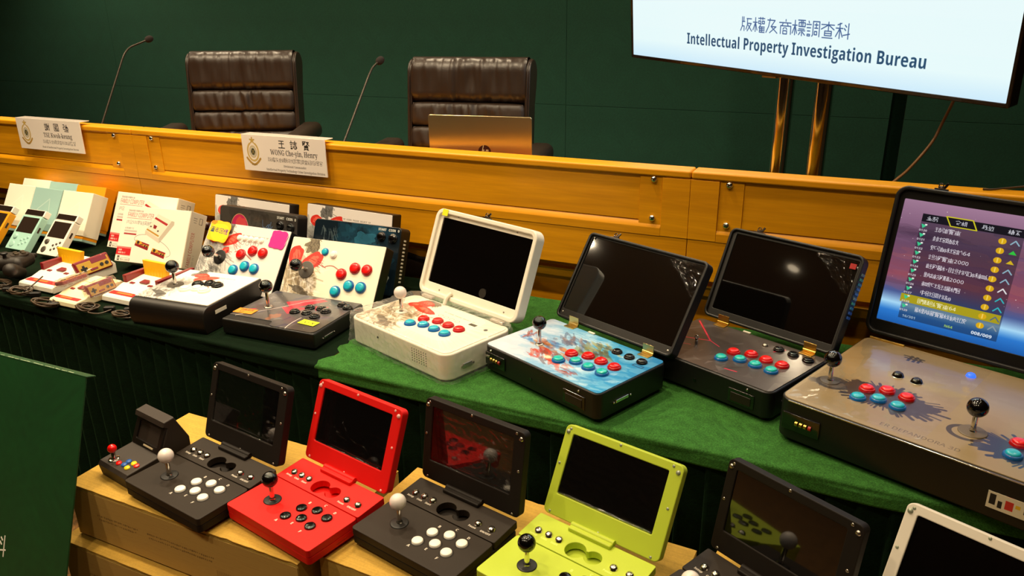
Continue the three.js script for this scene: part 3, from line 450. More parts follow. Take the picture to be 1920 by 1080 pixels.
function flipConsole(kind, ball, btn, label, [x, z], yaw, ang, opt = {}) {
  const [pl, , , deck] = plastics[kind];
  const yr = yaw * D, cx = x + LW / 2 * Math.cos(yr) + LD / 2 * Math.sin(yr), cz = z - LW / 2 * Math.sin(yr) + LD / 2 * Math.cos(yr);
  const t = thing('folding_game_console', label, 'game console', [cx, 0.605, cz], yaw, 'small folding consoles on the cartons');
  const P = (u, v, h = 0.0452) => [u - LW / 2, h, v - LD / 2];
  part(t, 'lower_body', fgeo.body, pl, [0, 0.012, 0]);
  part(t, 'underside', fgeo.under, MATT_BLACK, [0, 0.0085, 0]);
  part(t, 'front_deck', fgeo.front, deck, [0, 0.045, 0]);
  part(t, 'rear_deck', fgeo.rear, deck, [0, 0.0445, 0], [0.07, 0, 0]);
  joystick(t, ...P(0.072, 0.142), ball);
  for (const [u, v] of [[0.146, 0.168], [0.152, 0.1305], [0.1865, 0.117], [0.2235, 0.1225], [0.1805, 0.154], [0.216, 0.1605]]) { const b = part(t, 'button', capF, btn, P(u - 0.003, v - 0.005)); part(b, 'collar', ringF, pl); }
  for (const [u, v] of [[0.03, 0.048], [0.055, 0.047], [0.08, 0.047], [0.2085, 0.051], [0.2425, 0.05]]) part(t, 'chrome_button', domeG, CHROME, P(u, v, 0.0465 + (0.075 - v) * 0.07)).scale.setScalar(1.15);
  part(t, 'hinge', fgeo.hinge, pl, P(0.1275, 0.005, 0.0545));
  const lid = part(t, 'lid', fgeo.bez, pl, [0, 0.046, -LD / 2 - 0.002], [-(90 - ang) * D, 0, 0]);
  part(lid, 'screen', fgeo.screen, GLASS, [-0.004, 0.1165, -0.003]);
  part(lid, 'rear_cover', fgeo.backp, pl, [0, 0.1, -0.0205]);
  const m = kind === 'black' ? STEEL : kind === 'red' ? phy(0xe8a8a0, 0.25, {}) : std(0x9aa08a, 0.35, { metalness: 0.4 });
  for (const [u, h] of [[0.012, 0.189], [0.131, 0.193], [0.249, 0.191], [0.007, 0.114], [0.26, 0.111], [0.016, 0.014], [0.135, 0.013], [0.253, 0.013]]) part(lid, 'screw', fgeo.screw, m, [u - LW / 2, h, 0]);
  for (const [u, h] of [[0.0075, 0.182], [0.261, 0.182]]) part(lid, 'rubber_bumper', fgeo.bumper, m, [u - LW / 2, h, 0]);
  if (opt.film) part(lid, 'screen_film', screenFilm(opt.film), FILM, [-0.004, 0.1165, 0.0004]);
  part(t, 'side_port', rbox(0.002, 0.006, 0.03, 0.0008), STEEL, [LW / 2 - 0.001, 0.016, 0.02]);
  return t;
}
flipConsole('black', BALL_WHITE, BTN_WHITE, 'black folding console with white ball and buttons, leftmost, beside the mini arcade cabinet', [-1.424, -1.181], -8.2, 72.5, { film: 3 });
flipConsole('red', BLACK_GLOSS, BLACK_GLOSS, 'bright red folding console with black joystick ball', [-1.1346, -1.209], -11.2, 68.7, { film: 5 });
flipConsole('black', BALL_WHITE, BTN_WHITE, 'black folding console with white ball, between the red and the lime consoles', [-0.8376, -1.2556], -11.5, 81.5, { film: 8 });
flipConsole('lime', BLACK_GLOSS, BLACK_GLOSS, 'lime green folding console with black joystick ball', [-0.54, -1.249], -13.2, 62.3, { film: 12 });
flipConsole('black', BALL_WHITE, BTN_WHITE, 'black folding console right of the lime one, mostly below the frame', [-0.199, -1.2806], -27, 78.4);
flipConsole('white', BLACK_GLOSS, BLACK_GLOSS, 'white folding console at the lower right corner', [0.092, -1.249], -23, 63.7);

// mini arcade cabinet
{
  const t = thing('mini_arcade_cabinet', 'tiny dark arcade cabinet with red ball joystick at the end of the carton', 'game console', [-1.515, 0.605, -1.085], -10);
  const w = 0.122, prof = new THREE.Shape();   // z (front +) along x, y up
  [[0.08, 0], [0.085, 0.028], [0.08, 0.034], [0.0, 0.042], [-0.008, 0.047], [-0.034, 0.105], [-0.024, 0.113], [-0.027, 0.121], [-0.05, 0.124], [-0.08, 0.06], [-0.08, 0]].forEach(([a, b], i) => (i ? prof.lineTo(a, b) : prof.moveTo(a, b)));
  const g = new THREE.ExtrudeGeometry(prof, { depth: w - 0.008, bevelEnabled: true, bevelSize: 0.003, bevelThickness: 0.004, bevelSegments: 3 }).rotateY(-Math.PI / 2).translate(w / 2 - 0.004, 0.003, 0);
  part(t, 'cabinet', g, std(0x2a2018, 0.6));
  const a = Math.atan2(0.026, 0.058);
  const fr = rrShape(w - 0.004, 0.068, 0.004); fr.holes.push(rrShape(0.09, 0.046, 0.003, 0, 0.003, THREE.Path));
  const s = part(t, 'screen_surround', ext(fr, 0.008, 0.12, 0.07, 0.001), std(0x16100c, 0.4), [0, 0.081, -0.0135], [-a, 0, 0]);
  part(s, 'screen', new THREE.PlaneGeometry(0.092, 0.048), GLASS, [0, 0.003, -0.005]);
  part(s, 'name_strip', rbox(0.04, 0.004, 0.002, 0.0005), std(0xb8a888, 0.5), [0.012, -0.027, 0.001]);
  const sl = Math.atan2(0.008, 0.08), dy = (v) => 0.0485 - 0.1 * v;
  joystick(t, -0.03, dy(0.062) - 0.001, 0.062, BTN_RED, { h: 0.02, r: 0.0105, disc: 0.014, dm: CHROME });
  const caps = { r: BTN_RED, b: phy(0x2458a8, 0.3), y: phy(0xf2d40c, 0.3) };
  for (const [k, u, v] of [['r', -0.002, 0.066], ['b', 0.014, 0.05], ['b', 0.016, 0.063], ['y', 0.033, 0.048], ['r', 0.047, 0.05], ['y', 0.034, 0.066]]) part(t, 'button', lathe([[0, 0.004], [0.0058, 0.0035], [0.0068, 0]], 18), caps[k], [u, dy(v), v], [sl, 0, 0]);
}

// ---------------------------------------------------------------- briefcase consoles
function placed(name, label, cat, [x, z], w, d, y, yaw, group) {
  const r = yaw * D; return thing(name, label, cat, [x + w / 2 * Math.cos(r) + d / 2 * Math.sin(r), y, z - w / 2 * Math.sin(r) + d / 2 * Math.cos(r)], yaw, group);
}
function briefcase(o) {
  const { w, d, h, lh, lt, r, shell, art: map, label, xz, yaw, ang, scr, bezel, buttons } = o;
  const t = placed('briefcase_console', label, 'arcade console', xz, w, d, 0.735, yaw);
  const P = (u, v, y = h + 0.0002) => [u - w / 2, y, v - d / 2];
  const foot = o.foot ?? 0.008;
  const bodyG = new THREE.ExtrudeGeometry(rrShape(w - 0.008, d - 0.008, r), { depth: h - foot - 0.01, bevelEnabled: true, bevelSize: 0.004, bevelThickness: 0.004, bevelSegments: 3, curveSegments: 10 }).rotateX(-Math.PI / 2);
  part(t, 'case_base', bodyG, shell, [0, foot + 0.004, 0]);
  const top = part(t, 'control_panel', flat(ext(rrShape(w - o.inset * 2, d - o.inset * 2, Math.max(0.004, r - o.inset)), 0.004, w - o.inset * 2, d - o.inset * 2, 0.0006)), phy(0xffffff, 0.28, { map, clearcoat: 0.4, clearcoatRoughness: 0.15 }), [0, h, 0]);
  void top;
  for (const sx of [-1, 1]) for (const sz of [-1, 1]) part(t, 'foot', cyl(0.012, foot + 0.004, 18), o.footMat ?? RUBBER, [sx * (w / 2 - 0.03), (foot + 0.004) / 2, sz * (d / 2 - 0.028)]);
  const shape = rrShape(w, lh - 0.008, r, 0, 0.008 + (lh - 0.008) / 2);
  const [su0, su1, sh0, sh1] = scr; const sc = [(su0 + su1) / 2 - w / 2, (sh0 + sh1) / 2], sw = su1 - su0, sh = sh1 - sh0;
  shape.holes.push(rrShape(w - 2 * o.lip, lh - 0.008 - 2 * o.lip, Math.max(0.003, r - o.lip), 0, 0.008 + (lh - 0.008) / 2, THREE.Path));
  const lid = part(t, 'lid', ext(shape, lt, w, lh, 0.003), shell, [o.lidDx ?? 0, h, -d / 2 - 0.004], [-(90 - ang) * D, 0, 0]);
  part(lid, 'lid_back', ext(rrShape(w - 0.004, lh - 0.012, r, 0, 0.004 + lh / 2), 0.006, w, lh, 0.002), shell, [0, 0, -lt + 0.006]);
  const bs = rrShape(w - 2 * o.lip + 0.001, lh - 0.008 - 2 * o.lip + 0.001, Math.max(0.003, r - o.lip), 0, 0.008 + (lh - 0.008) / 2);
  bs.holes.push(rrShape(sw, sh, 0.003, ...sc, THREE.Path));
  part(lid, 'bezel', ext(bs, 0.006, w, lh, 0.0008), bezel, [0, 0, -o.deep]);
  part(lid, 'screen', new THREE.PlaneGeometry(sw + 0.004, sh + 0.004), o.screenMat ?? GLASS, [...sc, -o.deep - 0.003]);
  for (const [u, v] of o.screws ?? []) part(lid, 'screw', fgeo.screw, STEEL, [u - w / 2, v, -o.deep]);
  if (o.latch) { const la = part(lid, 'latch', merge([rbox(0.03, 0.004, 0.012, 0.001), shift(cyl(0.0032, 0.016, 12).rotateZ(Math.PI / 2), 0, 0.005, 0), shift(rbox(0.006, 0.014, 0.003, 0.001).rotateZ(-0.5), 0.01, 0.01, 0.003), shift(new THREE.TorusGeometry(0.005, 0.0014, 8, 16), -0.002, 0.009, 0.002)]), DARK_STEEL, [o.latch - w / 2, lh + 0.002, -lt / 2]); void la; }
  for (const [u, v] of buttons.red) button(t, ...P(u, v), BTN_REDRIM, BTN_RED);
  for (const [u, v] of buttons.blue) button(t, ...P(u, v), BTN_BLUERIM, o.cap ?? BTN_BLUE);
  for (const [u, v] of buttons.black ?? []) button(t, ...P(u, v), BLACK_GLOSS, BLACK_GLOSS, 0.82);
  return { t, P, lid };
}
function splash(x, w, h, list) { for (const [cx, cy, r, c] of list) { for (let i = 0; i < 80; i++) { const a = i / 80 * 6.283, l = r * (0.7 + 0.55 * rnd()); x.strokeStyle = c; x.lineWidth = r * (0.03 + 0.07 * rnd()); x.beginPath(); x.moveTo(cx, cy); x.lineTo(cx + Math.cos(a) * l * 1.15, cy + Math.sin(a) * l * 0.62); x.stroke(); } blob(x, cx, cy, r * 0.85, r * 0.5, c, 0.2); } }
// abstract ink-and-red stand-in for the printed artwork of the white joysticks
function inkArt(bg, warm, redCentres, W = 900, H = 640, labels = true) {
  return art(W, H, (x, w, h) => {
    x.fillStyle = bg; x.fillRect(0, 0, w, h); const g = (k) => (warm ? `rgba(${112 * k | 0},${96 * k | 0},${70 * k | 0},` : `rgba(${104 * k | 0},${104 * k | 0},${102 * k | 0},`);
    for (let i = 0; i < 90; i++) { const q = rnd(); blob(x, w * (0.0 + 0.34 * rnd()), h * (0.3 + 0.7 * q), w * 0.085 * (0.4 + rnd()), h * 0.05 * (0.4 + rnd()), (rnd() > 0.3 ? g(0.8 + rnd() * 0.9) : 'rgba(244,240,232,') + '0.34)', 0.35, 26, 0.6 + rnd() * 0.9); }
    strokes(x, 90, [w * 0.0, h * 0.35, w * 0.3, h * 0.95], w * 0.16, 0.9, 1.8, () => g(0.6 + rnd()) + '0.35)', 13);
    strokes(x, 40, [w * 0.02, h * 0.5, w * 0.3, h * 0.98], w * 0.15, 0.4, 2.2, () => 'rgba(250,246,238,0.4)', 12);
    blob(x, w * 0.24, h * 0.1, w * 0.08, h * 0.12, g(0.75) + '0.75)', 0.4); strokes(x, 40, [w * 0.17, h * 0.0, w * 0.32, h * 0.16], w * 0.04, 1.2, 2, () => g(0.5) + '0.6)', 4);
    blob(x, w * 0.2, h * 0.82, w * 0.1, h * 0.05, g(0.55) + '0.7)', 0.3, 26, 0.3); blob(x, w * 0.27, h * 0.9, w * 0.05, h * 0.06, g(0.6) + '0.6)', 0.4);
    for (const [cx, cy, rx, ry, ro] of redCentres) {
      blob(x, w * cx, h * cy, w * rx, h * ry, '#d8352a', 0.1, 30, ro); blob(x, w * cx + 4, h * cy - 6, w * rx * 0.55, h * ry * 0.5, 'rgba(244,120,96,0.75)', 0.25, 24, ro);
      strokes(x, 9, [w * (cx - rx * 0.5), h * (cy - ry * 0.5), w * (cx + rx * 0.5), h * (cy + ry * 0.5)], w * rx, ro + 1.2, 0.8, () => 'rgba(140,24,20,0.55)', 5);
    }
    x.strokeStyle = 'rgba(150,60,50,0.7)'; x.lineWidth = 10; x.beginPath(); x.moveTo(w * 0.42, h * 0.42); x.quadraticCurveTo(w * 0.48, h * 0.37, w * 0.53, h * 0.41); x.quadraticCurveTo(w * 0.58, h * 0.45, w * 0.64, h * 0.5); x.stroke();
    if (labels) { for (let i = 0; i < 4; i++) { x.strokeStyle = '#4a4a48'; x.lineWidth = 3; x.beginPath(); x.arc(w * (0.475 + i * 0.058), h * 0.27, w * 0.019, 0, 7); x.stroke(); } say(x, '1P  COIN  PAUSE  SELECT  1P', w * 0.44, h * 0.17, 'bold 22px sans-serif', '#77736c', 'left', w * 0.32); }
  });
}
{ // white case under a plastic sheet
  const W = 0.42, d = 0.25;
  const c = briefcase({ w: W, d, h: 0.08, lh: 0.275, lt: 0.036, r: 0.028, shell: WHITE, inset: 0.009, lip: 0.014, deep: 0.009, foot: 0.004,
    art: inkArt('#efe9d6', true, [[0.22, 0.12, 0.075, 0.08, 0.1], [0.3, 0.28, 0.13, 0.075, 0.2], [0.16, 0.24, 0.05, 0.07, 0.3]]),
    label: 'white briefcase console with white joystick ball, base wrapped in clear plastic', xz: [-1.253, -1.911], yaw: -18.3, ang: 68, scr: [0.027, 0.4, 0.046, 0.249], bezel: WHITE,
    screws: [[0.092, 0.26], [0.337, 0.258], [0.086, 0.03], [0.361, 0.03]], latch: 0.2,
    buttons: { red: [[0.188, 0.126], [0.231, 0.11], [0.276, 0.111], [0.32, 0.111]], blue: [[0.183, 0.172], [0.221, 0.155], [0.266, 0.155], [0.312, 0.157]] } });
  const { t, P, lid } = c;
  joystick(t, ...P(0.092, 0.13), BALL_WHITE, { h: 0.044, r: 0.0185, disc: 0.018, dm: WHITE });
  for (let i = 0; i < 7; i++) for (let k = 0; k < 6; k++) part(t, 'speaker_hole', cyl(0.0013, 0.002, 8).rotateX(Math.PI / 2), BLACK, [0.075 + i * 0.0095 - W / 2 + 0.21, 0.028 + k * 0.007, d / 2 + 0.0002]);
  part(t, 'key_jack', cyl(0.003, 0.003, 14).rotateX(Math.PI / 2), BLACK, [0.135 - W / 2, 0.05, d / 2 + 0.0004]);
  const port = merge([rbox(0.004, 0.014, 0.032, 0.003), shift(cyl(0.003, 0.006, 6).rotateZ(Math.PI / 2), 0, 0, -0.02), shift(cyl(0.003, 0.006, 6).rotateZ(Math.PI / 2), 0, 0, 0.02)]);
  part(t, 'side_socket', port, STEEL, [W / 2 + 0.001, 0.032, d / 2 - 0.075]); part(t, 'side_socket', rbox(0.004, 0.014, 0.025, 0.001), BLACK, [W / 2, 0.04, -0.05]);
  part(t, 'card_slot', rbox(0.026, 0.001, 0.012, 0.0003), std(0x4a4638, 0.5), P(0.322, 0.06)); part(t, 'power_socket', cyl(0.006, 0.0015, 16), std(0x3a362c, 0.5), P(0.375, 0.062));
  for (const u of [0.06, 0.36]) part(t, 'hinge', rbox(0.05, 0.008, 0.014, 0.003), STEEL, P(u, 0.0, 0.084));
  part(lid, 'yellow_tape', rbox(0.024, 0.02, 0.0015, 0.0004), std(0xe6e21a, 0.6), [0.04 - W / 2, 0.264, 0.0012]);
  part(lid, 'ribbon_cable', tube([[0.143 - W / 2, 0.032, -0.006], [0.143 - W / 2, 0.016, 0.008], [0.143 - W / 2, -0.01, 0.012]], 0.006, 16), OFFWHITE);
  part(lid, 'round_sticker', cyl(0.014, 0.0008, 24).rotateX(Math.PI / 2), std(0x221f1a, 0.4), [0.262 - W / 2, 0.062, -0.0105]);
  // loose clear sheet around the base
  const ps = [], pi = [], n = 360, m = 34, rim = rrShape(W + 0.008, d + 0.008, 0.032).getSpacedPoints(n);
  for (let j = 0; j <= m; j++) for (let i = 0; i <= n; i++) {
    const q = rim[i % n], v = j / m, l = Math.hypot(q.x, q.y), Y = -0.038 + 0.088 * Math.min(1, v / 0.8), inw = v > 0.8 ? 1 - 0.3 * (v - 0.8) / 0.2 : 1 + 0.05 * (1 - v) * (1 - v);
    const a = Math.abs(N(q.x * 34, q.y * 34, Y * 40)) + 0.7 * Math.abs(N(q.x * 80 + 3, q.y * 80, Y * 90)) + 0.3 * Math.abs(N(q.x * 190, q.y * 190, Y * 190)), o = 0.0075 * a * (v > 0.8 ? 0.3 : 1);
    ps.push(q.x * inw + q.x / l * o, Y + (v > 0.8 ? 0.0016 * a : 0), -q.y * inw - q.y / l * o);
  }
  for (let j = 0; j < m; j++) for (let i = 0; i < n; i++) { const a = j * (n + 1) + i, b = a + n + 1; pi.push(a, a + 1, b, a + 1, b + 1, b); }
  const sm = new THREE.BufferGeometry(); sm.setAttribute('position', new THREE.Float32BufferAttribute(ps, 3)); sm.setAttribute('uv', new THREE.Float32BufferAttribute(new Float32Array(ps.length / 3 * 2), 2)); sm.setIndex(pi); sm.computeVertexNormals();
  part(t, 'plastic_sheet', sm, WRAP2, [0, 0.0405, 0], [0, 0, 0], 'crumpled clear plastic sheet');
}
function blackCaseExtras(c, W, d, h, hingeU, brass) {
  const { t, P } = c;
  const lk = part(t, 'combination_lock', rbox(0.075, 0.036, 0.006, 0.002), BLACK_GLOSS, [0.047 - W / 2, h * 0.56, d / 2 + 0.001]);
  for (let i = 0; i < 4; i++) part(lk, 'number_wheel', cyl(0.0055, 0.006, 16).rotateZ(Math.PI / 2), i < 3 ? BRASS : std(0x8a2010, 0.4), [-0.012 + i * 0.01, 0.0, 0.002]);
  part(lk, 'slide', rbox(0.014, 0.006, 0.004, 0.001), CHROME, [-0.027, 0.006, 0.003]);
  part(t, 'front_recess', rbox(0.07, 0.036, 0.004, 0.002), BLACK_GLOSS, [W - 0.075 - W / 2, h * 0.5, d / 2 + 0.0005]); part(t, 'recess_pocket', rbox(0.054, 0.022, 0.003, 0.001), std(0x1c0e08, 0.5), [W - 0.075 - W / 2, h * 0.48, d / 2 + 0.0025]);
  part(t, 'front_screw', new THREE.SphereGeometry(0.0035, 12, 8), CHROME, [0.03 - W / 2, h - 0.012, d / 2 + 0.001]); part(t, 'front_screw', new THREE.SphereGeometry(0.0035, 12, 8), CHROME, [W - 0.06 - W / 2, h - 0.012, d / 2 + 0.001]);
  part(t, 'jack', cyl(0.004, 0.003, 14).rotateX(Math.PI / 2), BLACK_GLOSS, [0.18 - W / 2, h * 0.5, d / 2 + 0.0002]);
  part(t, 'side_socket', merge([rbox(0.004, 0.008, 0.045, 0.001), shift(new THREE.SphereGeometry(0.003, 10, 8), 0.001, 0, 0.03), shift(new THREE.SphereGeometry(0.003, 10, 8), 0.001, 0, -0.03)]), CHROME, [W / 2 + 0.0005, h * 0.5, d / 2 - 0.085]);
  for (const u of hingeU) { const hg = part(t, 'hinge', rbox(0.034, 0.002, 0.022, 0.0005), brass, P(u, 0.012, h + 0.001)); part(hg, 'knuckle', cyl(0.0035, 0.034, 12).rotateZ(Math.PI / 2), brass, [0, 0.0035, -0.012]); part(hg, 'lid_leaf', rbox(0.034, 0.022, 0.002, 0.0005), brass, [0, 0.014, -0.0125]); }
  part(t, 'magnet_catch', rbox(0.022, 0.004, 0.007, 0.001), OFFWHITE, P(0.155, 0.006, h + 0.002));
}
{ // blue-art black case
  const W = 0.403, d = 0.258, h = 0.08;
  const blueArt = art(1024, 656, (x, w, H) => {
    const g = x.createLinearGradient(0, H, w, 0); g.addColorStop(0, '#cfd2dc'); g.addColorStop(0.35, '#a9c4e0'); g.addColorStop(0.7, '#2f94cc'); g.addColorStop(1, '#1d78b8'); x.fillStyle = g; x.fillRect(0, 0, w, H);
    for (let i = 0; i < 160; i++) blob(x, rnd() * w, rnd() * H, 30 + rnd() * 80, 10 + rnd() * 30, `rgba(${rnd() > 0.5 ? '240,244,250' : '60,150,210'},0.16)`, 0.4, 24, -0.3);
    const daub = (n, x0, y0, x1, y1, cols, r, al, rot) => { for (let i = 0; i < n; i++) { const c = cols[rnd() * cols.length | 0]; blob(x, w * (x0 + (x1 - x0) * rnd()), H * (y0 + (y1 - y0) * rnd()), r * (0.6 + 1.4 * rnd()), r * (0.25 + 0.35 * rnd()), `rgba(${c},${al})`, 0.35, 20, rot + (rnd() - 0.5) * 0.9); } };
    daub(40, 0.1, 0.46, 0.36, 0.62, ['44,104,172', '70,134,196', '190,84,74', '226,224,230'], 34, 0.5, 0.1); daub(44, 0.26, 0.2, 0.52, 0.42, ['64,84,120', '98,110,140', '134,104,104', '190,196,210'], 28, 0.5, 0.5);
    daub(56, 0.5, 0.14, 0.74, 0.48, ['128,130,84', '92,92,64', '70,66,54', '168,164,116'], 34, 0.5, 0.4); daub(34, 0.2, 0.5, 0.5, 0.66, ['188,116,64', '150,80,60', '206,150,100'], 30, 0.45, 0.2);
    daub(60, 0.3, 0.64, 0.62, 0.88, ['186,44,36', '140,52,44', '204,84,60', '96,72,76'], 32, 0.5, 0.5); daub(16, 0.6, 0.84, 0.72, 0.96, ['186,44,36', '140,52,44'], 22, 0.5, 0.3); daub(12, 0.06, 0.4, 0.12, 0.56, ['170,76,66', '120,60,60'], 22, 0.5, 1.2);
    daub(60, 0.6, 0.5, 1, 1, ['235,242,250', '120,184,226', '40,120,184'], 34, 0.3, -0.5); blob(x, w * 0.44, H * 0.77, 22, 18, '#ffe9c0', 0.1); blob(x, w * 0.44, H * 0.77, 40, 30, 'rgba(255,220,180,0.35)', 0.2);
    strokes(x, 30, [w * 0.25, H * 0.06, w * 0.5, H * 0.2], 90, -0.1, 0.6, () => 'rgba(235,245,255,0.5)', 4);
    x.strokeStyle = '#2a4a70'; x.lineWidth = 8; x.strokeRect(w * 0.89, H * 0.26, 74, 26);
  });
  const c = briefcase({ w: W, d, h, lh: 0.27, lt: 0.034, r: 0.016, shell: BLACK, inset: 0.004, lip: 0.008, deep: 0.007, art: blueArt, cap: BTN_TEAL, footMat: BRASS, foot: 0.01,
    label: 'black briefcase console with a sky-blue picture panel and joystick', xz: [-0.784, -1.895], yaw: -22.2, ang: 56.5, scr: [0.012, 0.391, 0.036, 0.258], bezel: std(0x14110e, 0.6), latch: 0.082,
    screws: [[0.016, 0.026], [0.385, 0.024], [0.018, 0.256]],
    buttons: { red: [[0.209, 0.142], [0.249, 0.123], [0.292, 0.123], [0.336, 0.124]], blue: [[0.212, 0.193], [0.248, 0.168], [0.292, 0.17], [0.336, 0.17]], black: [[0.282, 0.05], [0.324, 0.052], [0.364, 0.052]] } });
  joystick(c.t, ...c.P(0.106, 0.156), BLACK_GLOSS, { h: 0.044, r: 0.0188, disc: 0.012, dm: STEEL });
  blackCaseExtras(c, W, d, h, [0.083, 0.342], GOLD_HINGE);
  part(c.lid, 'peeling_film', corner(0.1, 0.09, 21), FILM, [0.393 - W / 2, 0.258, -0.004], [0, 0, 0], 'crumpled clear film at the upper right corner');
}
{ // dark case with red lines
  const W = 0.387, d = 0.271, h = 0.08;
  const darkArt = art(1024, 717, (x, w, H) => {
    x.fillStyle = '#463e3b'; x.fillRect(0, 0, w, H);
    for (let i = 0; i < 60; i++) { const cx = rnd() * w, cy = rnd() * H, s = 60 + rnd() * 160, k = 34 + rnd() * 74 | 0; x.fillStyle = `rgba(${k + 8},${k},${k - 2},0.6)`; x.beginPath(); x.moveTo(cx, cy); x.lineTo(cx + s * (rnd() - 0.2), cy + s * (rnd() - 0.5)); x.lineTo(cx + s * (rnd() - 0.6), cy + s * rnd()); x.fill(); }
    for (const [a, b, c2, d2, l] of [[0.03, 0.08, 0.3, 0.44, 9], [0.3, 0.44, 0.02, 0.62, 7], [0.3, 0.44, 0.4, 0.5, 5], [0.24, 0.66, 0.02, 0.78, 4], [0.74, 0.1, 0.7, 0.22, 6], [0.62, 0.88, 0.7, 0.86, 6]]) { x.strokeStyle = '#a01830'; x.lineWidth = l * 2; x.beginPath(); x.moveTo(a * w, b * H); x.lineTo(c2 * w, d2 * H); x.stroke(); x.strokeStyle = '#ff4a6a'; x.lineWidth = l * 0.6; x.stroke(); }
  });
  const c = briefcase({ w: W, d, h, lh: 0.269, lt: 0.034, r: 0.02, shell: BLACK, inset: 0.005, lip: 0.008, deep: 0.007, art: darkArt, cap: BTN_TEAL, footMat: BRASS, foot: 0.01,
    label: 'black briefcase console with dark panel crossed by red lines, no joystick ball', xz: [-0.402, -2.07], yaw: -23, ang: 64.4, scr: [0.02, 0.374, 0.034, 0.254], bezel: std(0x12100e, 0.55), latch: 0.08,
    buttons: { red: [[0.202, 0.141], [0.241, 0.121], [0.284, 0.123], [0.327, 0.122]], blue: [[0.201, 0.194], [0.238, 0.168], [0.281, 0.168], [0.325, 0.169]], black: [[0.272, 0.044], [0.313, 0.045], [0.356, 0.05]] } });
  blackCaseExtras(c, W, d, h, [0.076, 0.332], BRASS);
  part(c.t, 'stick_stub', merge([shift(lathe([[0, 0.012], [0.004, 0.012], [0.004, 0]], 14), 0, 0, 0), shift(new THREE.TorusGeometry(0.005, 0.0016, 8, 18), 0, 0.015, 0)]), CHROME, c.P(0.099, 0.156)); part(c.t, 'chrome_button', domeG, STEEL, c.P(0.234, 0.045));
  part(c.lid, 'red_tape', rbox(0.016, 0.014, 0.001, 0.0003), std(0xb01210, 0.5), [0.362 - W / 2, 0.238, -0.0055]);
  part(c.lid, 'peeling_film', corner(0.11, 0.1, 33), FILM, [0.376 - W / 2, 0.254, -0.004], [0, 0, 0], 'crumpled clear film at the upper right corner');
  for (let i = 0; i < 10; i++) part(c.lid, 'edge_stud', rbox(0.004, 0.007, 0.018, 0.001), std([0x2a60c0, 0x2a60c0, 0x2a80b0, 0x3a9a90, 0x6a8a9a][i % 5], 0.4), [W / 2 + 0.001, 0.11 + i * 0.0125, -0.017]);
}
